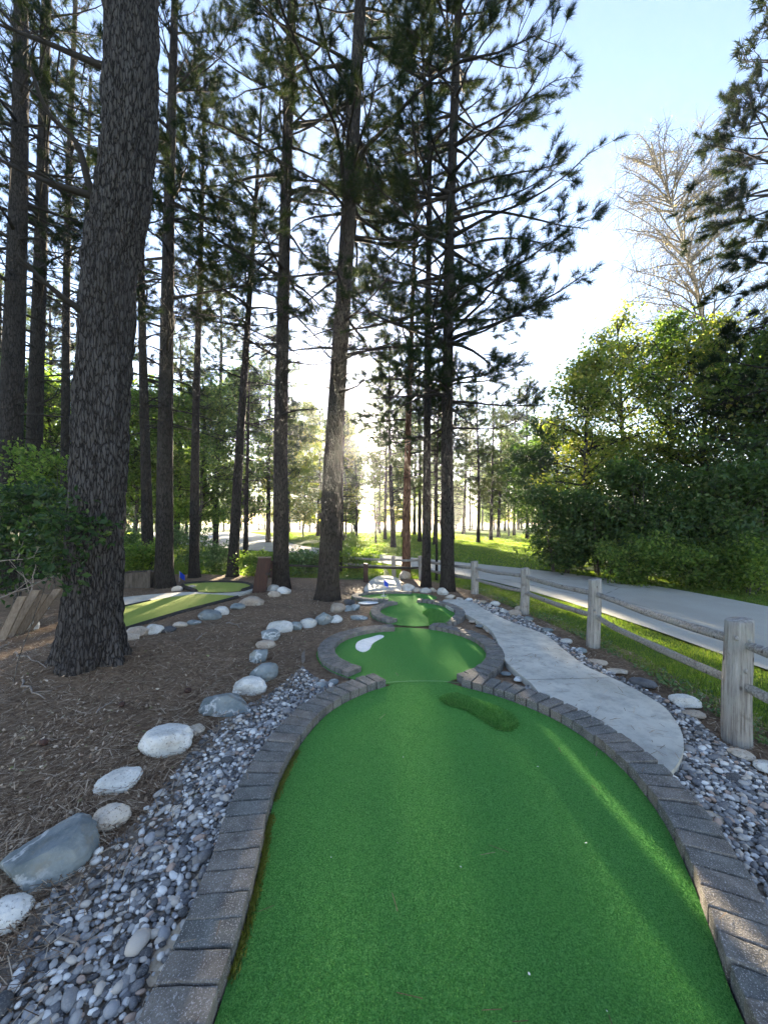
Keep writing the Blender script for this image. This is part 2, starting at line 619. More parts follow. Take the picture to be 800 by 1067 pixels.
    M["needles_far"] = leaf_mat("distant pine needles", [(0, (0.03, 0.055, 0.025)), (0.6, (0.05, 0.08, 0.03)), (1, (0.10, 0.115, 0.04))], (1.7, 1.6, 0.7), 0.38, 0.85, 0.06)
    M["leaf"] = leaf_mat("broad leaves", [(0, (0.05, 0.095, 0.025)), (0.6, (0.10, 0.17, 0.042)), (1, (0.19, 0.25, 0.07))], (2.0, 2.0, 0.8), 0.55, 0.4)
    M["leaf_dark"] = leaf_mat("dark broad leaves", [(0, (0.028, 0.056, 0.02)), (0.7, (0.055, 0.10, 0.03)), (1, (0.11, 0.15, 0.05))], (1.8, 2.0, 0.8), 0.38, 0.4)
    M["leaf_shade"] = leaf_mat("undergrowth leaves with painted shade", [(0, (0.014, 0.034, 0.012)), (0.7, (0.028, 0.06, 0.018)), (1, (0.07, 0.11, 0.03))], (1.6, 1.8, 0.8), 0.3, 0.4)  # the shade on this foliage is put into its dark colour
    M["leaf_gold"] = leaf_mat("sunlit yellow leaves", [(0, (0.08, 0.125, 0.03)), (0.5, (0.17, 0.22, 0.055)), (1, (0.30, 0.29, 0.085))], (1.9, 1.9, 0.7), 0.55, 0.4)  # yellow of sunlit foliage is put into the leaf colour
    M["leaf_birch"] = leaf_mat("sparse pale leaves", [(0, (0.15, 0.145, 0.10)), (1, (0.28, 0.27, 0.20))], (1.4, 1.3, 0.8), 0.4)
    M["birch_bark"] = bark_mat("pale bark", (0.16, 0.15, 0.13), (0.42, 0.40, 0.37), (0.56, 0.54, 0.50), (4, 4, 12), 0.4, 0.006)
    M["branch_pale"] = NT("pale branches").pbr((0.22, 0.2, 0.17), 0.85, None, 0.1)
    M["limb"] = bark_mat("smooth grey bark", (0.03, 0.028, 0.024), (0.09, 0.08, 0.07), (0.15, 0.135, 0.12), (8, 8, 4), 0.6, 0.01)
    # wood ---------------------------------------------------------------
    for nm, sc, key in (("weathered fence rail", (3.0, 60, 60), "wood_rail"), ("weathered fence post", (60, 60, 3.0), "wood_post")):
        t = NT(nm)
        v = t.coord(sc)
        g = t.noise(v, 1.0, 5, 0.65)
        k = t.vor(t.coord((7, 7, 4)), 1.0)
        lich = t.noise(t.coord(), 7, 5, 0.7)
        col = t.ramp(g, [(0.3, (0.10, 0.09, 0.082)), (0.5, (0.26, 0.245, 0.225)), (0.72, (0.40, 0.385, 0.36))])
        col = t.mix(t.math("MULTIPLY", t.fr(lich, 0.5, 0.68), 0.6), col, (0.30, 0.31, 0.27))
        col = t.mix(t.math("MULTIPLY", t.ramp(lich, [(0.3, (1, 1, 1)), (0.42, (0, 0, 0))]), 0.7), col, (0.11, 0.095, 0.08))
        col = t.mix(t.ramp(k, [(0.05, (1, 1, 1)), (0.1, (0, 0, 0))]), col, (0.045, 0.036, 0.03))
        M[key] = t.pbr(col, 0.88, t.bump(g, 0.8, 0.012), 0.15)
    t = NT("dark stained wood")
    g = t.noise(t.coord((40, 40, 3)), 1.0, 4, 0.6)
    M["wood_dark"] = t.pbr(t.ramp(g, [(0.3, (0.025, 0.013, 0.010)), (0.7, (0.07, 0.033, 0.024))]), 0.7, t.bump(g, 0.5, 0.006), 0.3)
    t = NT("black edging board")
    g = t.noise(t.coord((3, 30, 30)), 1.0, 4, 0.6)
    M["wood_black"] = t.pbr(t.ramp(g, [(0.3, (0.02, 0.018, 0.016)), (0.7, (0.05, 0.045, 0.04))]), 0.8, None, 0.2)
    t = NT("planter timber")
    g = t.noise(t.coord((30, 30, 6)), 1.0, 5, 0.6)
    M["wood_planter"] = t.pbr(t.ramp(g, [(0.3, (0.05, 0.042, 0.035)), (0.7, (0.14, 0.12, 0.10))]), 0.9, t.bump(g, 0.6, 0.01), 0.1)
    t = NT("bare plank")
    g = t.noise(t.coord((50, 50, 3)), 1.0, 5, 0.6)
    M["plank"] = t.pbr(t.ramp(g, [(0.3, (0.13, 0.095, 0.065)), (0.7, (0.25, 0.195, 0.14))]), 0.85, t.bump(g, 0.5, 0.006), 0.2)
    # stones ----------------------------------------------------------------
    for k in ("white", "grey", "tan", "dark"):
        M["rock_" + k] = rock_mat("boulder " + k, k)
    t = NT("white marking")
    a = t.noise(t.coord(), 25, 4)
    M["white"] = t.pbr(t.ramp(a, [(0.3, (0.62, 0.64, 0.62)), (0.7, (0.8, 0.8, 0.78))]), 0.8, t.bump(t.noise(t.coord(), 300, 2), 0.5, 0.004), 0.2)
    t = NT("blue cloth")
    t2 = t.noise(t.coord(), 60, 3)
    M["blue"] = t.pbr(t.ramp(t2, [(0.3, (0.015, 0.05, 0.42)), (0.7, (0.03, 0.09, 0.6))]), 0.7, None, 0.2)
    M["steel"] = NT("painted stick").pbr((0.6, 0.6, 0.58), 0.4, None, 0.5)


make_materials()

# ------------------------------------------------------------------ ground sheets
def ground_sheet():
    rs = np.concatenate([np.arange(0, 20, 1.0), np.geomspace(20, 900, 40)])
    n = 96
    a = np.arange(n) / n * 2 * np.pi
    V = [[0, 8, -0.03]]
    for r in rs[1:]:
        for q in a:
            x, y = r * math.cos(q), 8 + r * math.sin(q)
            V.append([x, y, -0.03 + 0.25 * fbm(np.array([x * 0.03, y * 0.03, 2.0]), 2) * sstep(30, 60, r)])
    Fc3 = [[0, 1 + i, 1 + (i + 1) % n] for i in range(n)]
    Fc4 = []
    for k in range(len(rs) - 2):
        b = 1 + k * n
        for i in range(n):
            Fc4.append([b + i, b + n + i, b + n + (i + 1) % n, b + (i + 1) % n])
    V = np.array(V, float)
    me = mesh_from("ground", [(V, np.array(Fc3)), (V, np.array(Fc4))])
    return kind(link("ground", me, M["lawn"]), "structure")


ground_sheet()

MULCH = resample([(-9.5, -1.2), (2.75, -1.2), (2.8, 2.6), (2.88, 4.7), (2.6, 6.6), (2.15, 8.6), (1.2, 10.4), (-0.8, 10.3), (-3, 10.6), (-6, 11.2), (-9.5, 10.0)], 0.25, True, True)
MULCH = MULCH + 0.06 * np.stack([fbm(np.column_stack([MULCH * 2.2, np.zeros(len(MULCH))])), fbm(np.column_stack([MULCH * 2.2, np.full(len(MULCH), 9.0)]))], -1)
kind(obj("mulch_ground", [sheet(MULCH, lambda x, y: gz(x, y), 0.12)], M["mulch"]), "structure")

road_near = [(4.05, -6), (3.98, 2), (3.85, 4.4), (3.62, 6.5), (3.25, 8.3), (2.6, 10.3), (1.5, 12.3), (0, 14.3), (-2.2, 16.8), (-4.8, 19.3), (-9.0, 22.5), (-15, 28), (-26, 42), (-40, 62)]
road_far = [(-22, 62), (-14, 46), (-9, 34), (-6.0, 26.5), (-3, 21.6), (0, 18.0), (2.8, 14.8), (4.9, 12.2), (5.97, 10.4), (6.5, 8.95), (6.9, 6.9), (7.3, 3), (7.6, -6)]
ROAD = np.vstack([resample(road_near, 0.5), resample(road_far, 0.5)])
ROAD[:, 0] += 0.05 * fbm(np.column_stack([ROAD * 1.7, np.zeros(len(ROAD))]))
kind(obj("road", [sheet(ROAD, lambda x, y: np.full(len(x), 0.004))], M["asphalt"]), "structure")

# ------------------------------------------------------------------ putting green
L1 = [(-.25, -.4), (-.42, .5), (-.495, 1.0), (-.505, 1.2), (-.51, 1.4), (-.535, 1.65), (-.58, 1.95), (-.59, 2.25), (-.545, 2.65), (-.41, 3.05), (-.17, 3.35), (.02, 3.5)]
R1 = [(.78, -.4), (.95, .5), (1.06, 1.1), (1.18, 1.38), (1.28, 1.6), (1.40, 1.95), (1.44, 2.35), (1.36, 2.75), (1.2, 3.05), (.95, 3.32), (.70, 3.5)]


def arc(cx, cy, rx, ry, a0, a1, n=24):
    a = np.radians(np.linspace(a0, a1, n))
    return [(cx + rx * math.cos(q), cy + ry * math.sin(q)) for q in a]


L2 = arc(.20, 4.52, .97, .97, 236, 94)
R2 = arc(.20, 4.52, .97, .97, -60, 64)
L3 = arc(.47, 6.42, .70, .84, 238, 116)
R3 = arc(.47, 6.42, .70, .84, -68, 78)
F4 = arc(.20, 7.78, .86, .52, 262, 62, 40)
C2 = arc(.20, 4.52, .98, .98, 0, 360, 64)[:-1]
C3 = arc(.47, 6.42, .71, .85, 0, 360, 64)[:-1]
C4 = arc(.20, 7.78, .87, .53, 0, 360, 64)[:-1]
FRONT = np.vstack([resample(L1, .04), [(.14, 3.60), (.36, 3.625), (.58, 3.60)], resample(R1, .04)[::-1]])

pg = thing("putting_green", "long green artificial turf putting lane of four linked rounds between dark paver curbs", "putting green", (0.3, 3.5, 0))


def local(chunks, o):
    return [(np.asarray(V) - np.array(o), Fc) for V, Fc in chunks]


O = (0.3, 3.5, 0)
for nm, poly, z in (("turf_panel", FRONT, .010), ("turf_panel", C2, .005), ("turf_panel", C3, 0.0), ("turf_panel", C4, -.005)):
    obj(nm, local([sheet(poly, lambda x, y, z=z: np.full(len(x), z))], O), M["turf"], pg)


def pile(poly, z, dens, near, far, hmin, hmax, w, rng):
    """short turf fibres over the nearest part of a lane"""
    poly = np.asarray(poly)
    lo, hi = poly.min(0), poly.max(0)
    lo[1] = max(lo[1], near)
    hi[1] = min(hi[1], far)
    n = int((hi[0] - lo[0]) * (hi[1] - lo[1]) * dens)
    # more fibres where the lane lies closest
    u = rng.uniform(0, 1, n)
    y = 1 / (1 / lo[1] + u * (1 / hi[1] - 1 / lo[1]))
    x = rng.uniform(lo[0], hi[0], n)
    m = inside(poly, x, y)
    x, y = x[m], y[m]
    n = len(x)
    a = rng.uniform(0, 2 * np.pi, n)
    ln = rng.uniform(-.8, .8, (n, 2)) * .002
    h = rng.uniform(hmin, hmax, n)
    ww = w * (0.6 + 0.5 * y)
    dx, dy = np.cos(a) * ww, np.sin(a) * ww
    b = np.column_stack([x, y, np.full(n, z)])
    V = np.stack([b - np.column_stack([dx, dy, 0 * x]), b + np.column_stack([dx, dy, 0 * x]), b + np.column_stack([ln, h])], 1)
    return (V.reshape(-1, 3), np.arange(3 * n).reshape(-1, 3))


pp = obj("turf_pile", local([pile(FRONT, .009, 70000, 1.0, 3.6, .002, .0052, .0011, RNG)], O), M["turf_pile"], pg, False)
# white markings and the seam where the two front panels meet
def mark(pxs, z, th=.006):
    return slab(resample([flat(*p, z) for p in pxs], .03, True, True), z - .004, z + th)


obj("white_marking", local(mark([(371, 676), (371.5, 670.5), (377, 667), (386, 664.5), (395, 662), (400, 663.5), (393, 667.5), (388, 671), (385, 676.5), (378, 679.5)], .006), O), M["white"], pg)
obj("white_marking", local(mark([(373, 628.2), (380, 627), (390, 627), (394, 628.2), (386, 629.4), (378, 629.4)], -.003), O), M["white"], pg)
# clipped pile mounds that stand on the lane
def mound(name, label, pxs, z, hgt, seed, n):
    rng = np.random.default_rng(seed)
    out = resample([flat(*p, z + .03) for p in pxs], .02, True, True)
    c = out.mean(0)

    def zf(x, y):
        P = np.column_stack([x, y])
        d = np.full(len(x), 9.0)
        for i in range(len(out)):
            d = np.minimum(d, np.hypot(P[:, 0] - out[i, 0], P[:, 1] - out[i, 1]))
        return z + hgt * np.sqrt(np.clip(d / .09, 0, 1)) * (1 + .15 * fbm(np.column_stack([P * 9, 0 * x]), 2)) - .002
    V, Fc = sheet(out, zf, .018)
    t = thing(name, label, "turf mound", (c[0], c[1], z), 0, "rough turf mounds on the putting lane")
    oo = (c[0], c[1], z)
    obj("base", local([(V, Fc)], oo), M["turf_blade"], t)
    tri = V[Fc]
    ar = np.linalg.norm(np.cross(tri[:, 1] - tri[:, 0], tri[:, 2] - tri[:, 0]), axis=1)
    pick = rng.choice(len(Fc), n, p=ar / ar.sum())
    u, v = rng.uniform(0, 1, (2, n))
    k = u + v > 1
    u[k], v[k] = 1 - u[k], 1 - v[k]
    b = tri[pick, 0] + u[:, None] * (tri[pick, 1] - tri[pick, 0]) + v[:, None] * (tri[pick, 2] - tri[pick, 0])
    nrm = norm(np.cross(tri[pick, 1] - tri[pick, 0], tri[pick, 2] - tri[pick, 0]))
    nrm[nrm[:, 2] < 0] *= -1
    d = norm(nrm + rng.normal(0, .45, (n, 3)))
    s = norm(np.cross(d, rng.normal(0, 1, (n, 3)))) * rng.uniform(.0018, .0032, (n, 1))
    L = rng.uniform(.014, .034, (n, 1))
    Vb = np.stack([b - s, b + s, b + d * L], 1).reshape(-1, 3)
    obj("pile", local([(Vb, np.arange(3 * n).reshape(-1, 3))], oo), M["turf_blade"], t, False)


mound("turf_mound", "long tapering tuft of rough turf lying across the front of the nearest lane", [(459, 725), (468, 721), (480, 722), (495, 727), (512, 733), (530, 740), (539, 750), (531, 757), (517, 755), (503, 746), (485, 736), (468, 731)], .012, .026, 3, 30000)
mound("turf_mound", "short rounded tuft of rough turf in the third round by the concrete path", [(441, 637), (448, 635), (456, 636), (462, 638), (468, 641), (471, 645), (468, 650), (459, 651), (449, 650), (447, 645), (446, 641)], .0, .06, 4, 12000)

# ------------------------------------------------------------------ paver curbs
def paver_mesh(seed):
    rng = np.random.default_rng(seed)
    bm = bmesh.new()
    bmesh.ops.create_cube(bm, size=1.0)
    for v in bm.verts:
        v.co = Vector((v.co.x * .096, v.co.y * .198, v.co.z * .10))
    bmesh.ops.bevel(bm, geom=list(bm.edges), offset=.006, segments=2, affect="EDGES", profile=.6)
    bmesh.ops.subdivide_edges(bm, edges=[e for e in bm.edges if e.calc_length() > .05], cuts=5, use_grid_fill=True)
    bm.verts.index_update()
    for v in bm.verts:
        p = np.array(v.co) * 28 + seed * 11
        d = fbm(p, 3) * .0035
        v.co += Vector((d, d * .7, d * .6)) * (1 if rng.random() > .1 else 1.6)
    me = bpy.data.meshes.new("paver")
    bm.to_mesh(me)
    bm.free()
    me.polygons.foreach_set("use_smooth", np.zeros(len(me.polygons), bool))
    me.materials.append(M["paver"])
    return me


PAVERS = [paver_mesh(s) for s in range(6)]


def curb(label, line, top, side, length=.2, seed=0, pitch=.1):
    rng = np.random.default_rng(seed)
    P = resample(line, pitch * 1.0)
    mid = (P[:-1] + P[1:]) / 2
    T = norm(np.diff(P, axis=0))
    N = np.column_stack([-T[:, 1], T[:, 0]]) * side
    t = thing("paver_curb", label, "curb", (mid[len(mid) // 2][0], mid[len(mid) // 2][1], 0), 0, "curbs of dark pavers around the putting lane")
    o = np.array(t.location)
    for i in range(len(mid)):
        c = mid[i] + N[i] * (length / 2 + .004)
        b = bpy.data.objects.new("paver", PAVERS[rng.integers(len(PAVERS))])
        COL.objects.link(b)
        b.parent = t
        z = top - .05 + rng.uniform(-.003, .003)
        b.location = (c[0] - o[0] + rng.normal(0, .002), c[1] - o[1] + rng.normal(0, .002), z)
        b.rotation_euler = (rng.normal(0, .008), rng.normal(0, .01), math.atan2(N[i][1], N[i][0]) - math.pi / 2 + rng.normal(0, .02) + (math.pi if rng.random() < .5 else 0))
        w = np.linalg.norm(P[i + 1] - P[i]) / .1
        b.scale = (w * .955, length / .2 * rng.uniform(.985, 1.015), 1)


curb("dark paver curb along the left side of the nearest round, ending at a stubby end by the neck", L1, .075, 1, .2, 1)
curb("dark paver curb sweeping down the right side of the nearest round beside the concrete path", R1, .075, -1, .2, 2)
curb("dark paver curb wrapping the left half of the round that has the white marking", L2, .058, -1, .19, 3)
curb("dark paver curb wrapping the right half of the round with the white marking, against the concrete path", R2, .058, -1, .19, 4)
curb("short paver curb on the left of the third round", L3, .050, -1, .16, 5)
curb("short paver curb on the right of the third round behind the rounded turf tuft", R3, .050, -1, .16, 6)
curb("thin paver curb ringing the last round behind the blue flag", F4, .042, -1, .13, 7)

# ------------------------------------------------------------------ concrete path, slabs
PATH_PX = [(640, 780), (660, 794), (682, 811), (692, 810), (707, 793), (712, 775), (707, 757), (692, 737), (672, 724), (650, 712), (628, 702), (607, 692), (585, 675), (565, 660), (530, 647), (507, 636), (494, 628), (480, 625),
           (462, 625), (466, 632), (487, 641), (507, 653), (516, 664), (524, 685), (535, 697), (553, 712), (566, 728), (584, 744), (600, 757)]
PATH = resample([flat(*p, .045) for p in PATH_PX], .06, True, True)
kind(obj("path", slab(PATH, -.06, .045), M["concrete"]), "structure")
SLAB = resample([flat(*p, .03) for p in [(381, 616), (384, 607), (392, 601), (404, 599.5), (415, 603), (418, 611), (414, 616)]], .1, True, True)
kind(obj("paved_pad", slab(SLAB, -.05, .03), M["concrete"]), "structure")

def strip(p, w, z):
    p = resample(np.array(p), .05)
    T = norm(np.gradient(p, axis=0))
    N = np.column_stack([-T[:, 1], T[:, 0]]) * w / 2
    p = p + .004 * fbm(np.column_stack([p * 9, np.zeros(len(p))]), 2)[:, None]
    n = len(p)
    V = np.vstack([np.column_stack([p - N, np.full(n, z)]), np.column_stack([p + N, np.full(n, z)])])
    i = np.arange(n - 1)
    return (V, np.stack([i, i + 1, i + 1 + n, i + n], -1))


JOINTS = [[(549, 708), (634, 706)], [(514, 661), (561, 658)]]
kind(obj("path_joint", [strip([flat(*q, .049) for q in j], .006, .0485) for j in JOINTS], M["joint"]), "structure")
obj("seam", local([strip([(.03, 3.58), (.2, 3.606), (.36, 3.612), (.55, 3.606), (.69, 3.57)], .010, .0145)], O), M["seam"], pg)

# ------------------------------------------------------------------ gravel beds
brick_out = resample(L1, .1)
T_ = norm(np.gradient(brick_out, axis=0))
brick_out = brick_out + np.column_stack([-T_[:, 1], T_[:, 0]]) * .19
GL_edge = [flat(*p) for p in [(0, 1003), (40, 945), (108, 888), (150, 850), (185, 800), (212, 767), (255, 737), (288, 717), (308, 700), (318, 688)]]
ring2 = arc(.20, 4.52, 1.15, 1.15, 176, 226, 8)
GRAVEL_L = np.array([(-1.6, .4)] + [(-1.5, 1.0)] + GL_edge + ring2 + [tuple(p) for p in brick_out[::-1] if p[1] > .4 and p[1] < 3.45])
GR_edge_px = [(800, 815), (775, 792), (745, 768), (716, 742), (690, 728), (668, 716), (640, 703), (610, 685), (580, 663), (545, 643), (520, 633), (500, 626)]
GR_edge = [flat(*p) for p in GR_edge_px]
rbo = resample(R1, .1)
T_ = norm(np.gradient(rbo, axis=0))
rbo = rbo - np.column_stack([-T_[:, 1], T_[:, 0]]) * .19
GRAVEL_R = np.array([tuple(p) for p in rbo if .4 < p[1] < 3.4] + [flat(553, 712), flat(524, 685), flat(507, 653), flat(487, 641), flat(470, 633), flat(470, 626)] + GR_edge[::-1] + [(2.3, 1.2), (2.1, .4)])


def bedz(x, y):
    return np.maximum(gz(x, y), -.03) + .012


for nm, poly in (("gravel_soil", GRAVEL_L), ("gravel_soil", GRAVEL_R)):
    kind(obj(nm, [sheet(poly, bedz, .12)], M["soil"]), "structure")


def sand_patch(cx, cy, rx, ry, seed):
    out = arc(cx, cy, rx, ry, 0, 360, 22)[:-1]
    out = np.array(out)
    out = out + (out - [cx, cy]) * .8 * fbm(np.column_stack([out * 9, np.full(len(out), seed)]), 2)[:, None]
    kind(obj("sand_ground", [sheet(resample(out, .02, True, True), lambda x, y: bedz(x, y) + .008 * np.clip(1 - np.hypot((x - cx) / rx, (y - cy) / ry), 0, 1) + .003, .03)], M["sand"]), "structure")


SANDS = [(*flat(180, 985), .045, .12), (*flat(742, 849), .055, .05), (*flat(208, 915), .03, .07)]
for i, s_ in enumerate(SANDS):
    sand_patch(*s_, i)


def pebbles(poly, holes, spacing, size, rng, zf, thin=None):
    poly = np.asarray(poly)
    lo, hi = poly.min(0), poly.max(0)
    X, Y = [], []
    y = max(lo[1], .45)
    while y < hi[1]:
        sp = spacing * (1 + .10 * max(0, y - 2.0))
        xs = np.arange(lo[0], hi[0], sp)
        X.append(xs + rng.uniform(-.5, .5, len(xs)) * sp)
        Y.append(y + rng.uniform(-.5, .5, len(xs)) * sp)
        y += sp
    X, Y = np.concatenate(X), np.concatenate(Y)
    m = inside(poly, X, Y)
    for h in holes:
        m &= ~inside(h, X, Y)
    for (cx, cy, rx, ry) in SANDS:
        d = np.hypot((X - cx) / rx, (Y - cy) / ry)
        m &= (d > .75 + .5 * rng.uniform(0, 1, len(X))) | (rng.uniform(0, 1, len(X)) < .3)
    if thin is not None:
        m &= rng.uniform(0, 1, len(X)) < thin(X, Y)
    X, Y = X[m], Y[m]
    n = len(X)
    chunks = []
    near = Y < 2.6
    for tmpl, sel in ((ICO2, near), (ICO1, ~near)):
        idx = np.where(sel)[0]
        k = len(idx)
        if k == 0:
            continue
        V0, F0 = tmpl
        s = size * np.exp(rng.normal(0, .32, k)) * (1 + .10 * np.clip(Y[idx] - 2, 0, 9))
        sc = np.stack([s * rng.uniform(.8, 1.35, k), s * rng.uniform(.65, 1.0, k), s * rng.uniform(.4, .75, k)], -1)
        V = V0[None] * sc[:, None, :]
        # super-ellipsoid / lumpy variation
        V = V * (1 + .12 * rng.normal(0, 1, (k, len(V0), 1)).clip(-1.5, 1.5) * .5)
        a = rng.uniform(0, 2 * np.pi, k)
        tl = rng.normal(0, .35, k)
        ca, sa, ct, st = np.cos(a), np.sin(a), np.cos(tl), np.sin(tl)
        x, y_, z = V[..., 0], V[..., 1], V[..., 2]
        y2 = y_ * ct[:, None] - z * st[:, None]
        z2 = y_ * st[:, None] + z * ct[:, None]
        x3 = x * ca[:, None] - y2 * sa[:, None]
        y3 = x * sa[:, None] + y2 * ca[:, None]
        base = zf(X[idx], Y[idx]) + sc[:, 2] * .45 + rng.uniform(0, .012, k)
        V = np.stack([x3 + X[idx][:, None], y3 + Y[idx][:, None], z2 + base[:, None]], -1)
        Fc = (F0[None] + (np.arange(k) * len(V0))[:, None, None]).reshape(-1, 3)
        chunks.append((V.reshape(-1, 3), Fc))
    return chunks


RING2 = arc(.20, 4.52, 1.17, 1.17, 0, 360, 40)[:-1]
RING3 = arc(.47, 6.42, .88, 1.02, 0, 360, 40)[:-1]


def thinL(x, y):
    e = np.array(GL_edge)
    ex = np.interp(y, e[:, 1], e[:, 0])
    return np.clip(.25 + (x - ex) / .30, 0.12, 1.0) * np.where(y > 2.3, np.clip(1.2 - (y - 2.3) * .35, .35, 1), 1)


rng = np.random.default_rng(21)
kind(obj("gravel", pebbles(GRAVEL_L, [RING2], .0185, .0122, rng, bedz, thinL), M["pebble"]), "stuff")
kind(obj("gravel", pebbles(GRAVEL_R, [PATH, RING2, RING3], .0205, .0132, rng, bedz, lambda x, y: np.where(y > 3, .75, .92)), M["pebble"]), "stuff")

# ------------------------------------------------------------------ boulders
def rock_mesh(seed, w, d, h, cuts=3, rough=.22, sharp=.0):
    rng = np.random.default_rng(seed)
    V, Fc = ICO4
    V = V.copy()
    n = norm(V)
    V = V * (1 + rough * fbm(n * 1.3 + seed * 3.1, 3)[:, None] + .05 * fbm(n * 5 + seed, 3)[:, None])
    for _ in range(cuts):
        p = norm(rng.normal(0, 1, 3) * [1, 1, .8])
        q = rng.uniform(.55, .85)
        e = np.clip(V @ p - q, 0, None)
        V -= (e * (.75 + sharp * .25))[:, None] * p
    V = V + n * (.045 * fbm(n * 9 + seed * 2, 4) + .02 * fbm(n * 26 + seed, 2))[:, None]
    ext = (V.max(0) - V.min(0)) / 2
    V = (V - (V.max(0) + V.min(0)) / 2) / ext * np.array([w, d, h]) / 2
    return V, Fc


def boulder(label, px, py, wpx, depth=.8, high=.6, kindm="white", rot=0.0, cuts=3, seed=0, sharp=0, group="stones edging the mulch bed", sink=.31, base=None):
    X, Y, g = gnd(px, py)
    W = wpx / F_PX * Y
    D, Hh = W * depth, W * high
    Y += D * .35
    X = (px - CX) / F_PX * Y
    g = float(gz(X, Y)) if base is None else base
    V, Fc = rock_mesh(seed, W, D, Hh, cuts, .22, sharp)
    o = obj("boulder", [(V, Fc)], M["rock_" + kindm], None, True, (X, Y, g + Hh * (.5 - sink)), rot)
    return tag(o, label, "boulder", group)


GA = "stones edging the mulch bed"
GB = "stones along the left putting green"
GC = "stones along the concrete path"
GD = "stones around the far end of the lane"
left_rocks = [
    ("white speckled boulder at the near end of the row, cut by the picture edge", 3, 978, 52, .9, .65, "white", .3, 2),
    ("large blue-grey angular boulder with white veins, second from the near end", 58, 925, 84, .85, .60, "grey", .9, 6),
    ("rounded tan speckled stone resting against the large blue-grey boulder", 117, 866, 36, .9, .7, "tan", .2, 1),
    ("white kidney-shaped stone between the tan stone and the smooth white boulder", 124, 830, 38, 1.25, .55, "white", -.5, 4),
    ("big smooth white boulder with a tapering left end in the mulch", 174, 789, 54, .75, .58, "white", .1, 2),
    ("small pinkish wedge-shaped stone tucked behind the big smooth white boulder", 204, 767, 19, 1.1, .6, "tan", .6, 4),
    ("broad grey-green boulder lying flat in the middle of the mulch row", 237, 747, 60, .65, .42, "grey", .0, 5),
    ("bright white rounded stone behind the broad grey-green boulder", 262, 724, 36, .75, .6, "white", -.2, 2),
    ("small pale stone between the broad grey-green boulder and the bright white stone", 250, 724, 15, .9, .7, "white", .4, 2),
    ("dark grey round boulder above the bright white rounded stone", 275, 710, 30, .85, .75, "grey", .5, 3),
    ("mid-grey stone just behind the dark grey round boulder", 271, 690, 22, .9, .75, "grey", 1.0, 3),
    ("cream flat-topped stone lying on the bend of the row", 277, 676, 21, .8, .5, "tan", .3, 4),
    ("blue-grey stone tucked under the wide white slab-like stone", 282, 668, 22, .9, .7, "grey", .8, 3),
    ("wide white slab-like stone on the bend of the row", 292, 659, 28, .8, .55, "white", .1, 4),
    ("small grey stone right of the wide white slab-like stone", 307, 657, 15, .9, .8, "grey", .4, 3),
    ("pale blocky stone between two grey ones near the row's far end", 321, 654, 18, .9, .7, "white", .7, 4),
    ("dark blue-grey faceted boulder near the two-forked row end", 338, 651, 21, .9, .8, "grey", .2, 6),
    ("small cream stone right of the dark blue-grey faceted boulder", 350, 649, 14, .9, .75, "white", .2, 2),
    ("pinkish white rounded stone at the foot of the central leaning pine", 352, 638, 17, .9, .75, "tan", .3, 2),
    ("dark slate lump behind the pinkish white rounded stone", 364, 631, 12, 1, .8, "dark", .3, 5),
    ("dark stone at the right of the slate lump, by the far curb", 370, 636, 12, 1, .7, "grey", .5, 5),
    ("squat grey stone in front of the dark slate lump", 362, 637, 11, 1, .7, "grey", .5, 4),
    ("low flat grey slab stone lying alone beside the third round", 374, 646, 19, .6, .3, "grey", .0, 4),
    ("grey stone in the gravel where the two left curbs meet", 333, 719, 15, .9, .6, "grey", .2, 3),
    ("flat grey slate chip in the gravel where the two left curbs meet", 346, 714, 15, .8, .4, "grey", .9, 5),
    ("small pale stone in the gravel where the two left curbs meet", 336, 729, 12, .9, .6, "white", .4, 3),
]
for i, (lb, x, y, w, d, h, k, r, c) in enumerate(left_rocks):
    boulder(lb, x, y, w, d, h, k, r, c, 100 + i, .8 if c > 4 else .2, GA)
lane_rocks = [
    ("long pale flat stone at the foot of the biggest pine's right side", 132, 668, 26, .6, .35, "tan", .2, 4),
    ("rounded tan stone at the near end of the lime green lane", 142, 664, 24, .8, .6, "tan", .0, 3),
    ("pale grey blocky stone second along the lime green lane", 161, 661, 19, .9, .75, "white", .4, 4),
    ("dark grey low stone third along the lime green lane", 175, 659, 17, .8, .45, "dark", .2, 3),
    ("small tan oval stone fourth along the lime green lane", 188, 654, 15, .8, .5, "tan", .1, 2),
    ("flat grey stone between the small tan oval stone and the big grey one", 202, 651, 15, .8, .4, "grey", .1, 4),
    ("big pale grey stone midway along the lime green lane", 219, 646, 25, .8, .55, "grey", .1, 3),
    ("white round stone leaning on the big pale grey stone by the lime lane", 231, 641, 16, .9, .75, "white", .2, 2),
    ("grey stone just before the wide tan one near the slanted brown post", 248, 635, 16, .8, .5, "grey", .0, 3),
    ("wide tan stone near the foot of the slanted brown post", 262, 631, 26, .7, .5, "tan", .2, 3),
    ("whitish stone right at the foot of the slanted brown post", 285, 616, 13, .9, .7, "white", .2, 2),
    ("pale stone in front of the whitish one by the slanted brown post", 286, 622, 14, .9, .6, "tan", .2, 2),
    ("grey-white stone against the trunk beside the slanted brown post", 296, 619, 15, .9, .7, "white", .4, 3),
    ("small tan stone at the foot of the pine behind the lime green lane", 185, 616, 11, .9, .7, "tan", .1, 2),
    ("tan stone lying right of the pine behind the lime green lane", 200, 615, 14, .8, .5, "tan", .1, 3),
    ("white domed stone beside the leaning boards at the far left", 31, 658, 17, .9, 1.1, "white", .1, 3),
    ("dim grey stone in the shade left of the biggest pine", 45, 636, 11, .9, .8, "grey", .1, 3),
]
for i, (lb, x, y, w, d, h, k, r, c) in enumerate(lane_rocks):
    boulder(lb, x, y, w, d, h, k, r, c, 200 + i, .3, GB)
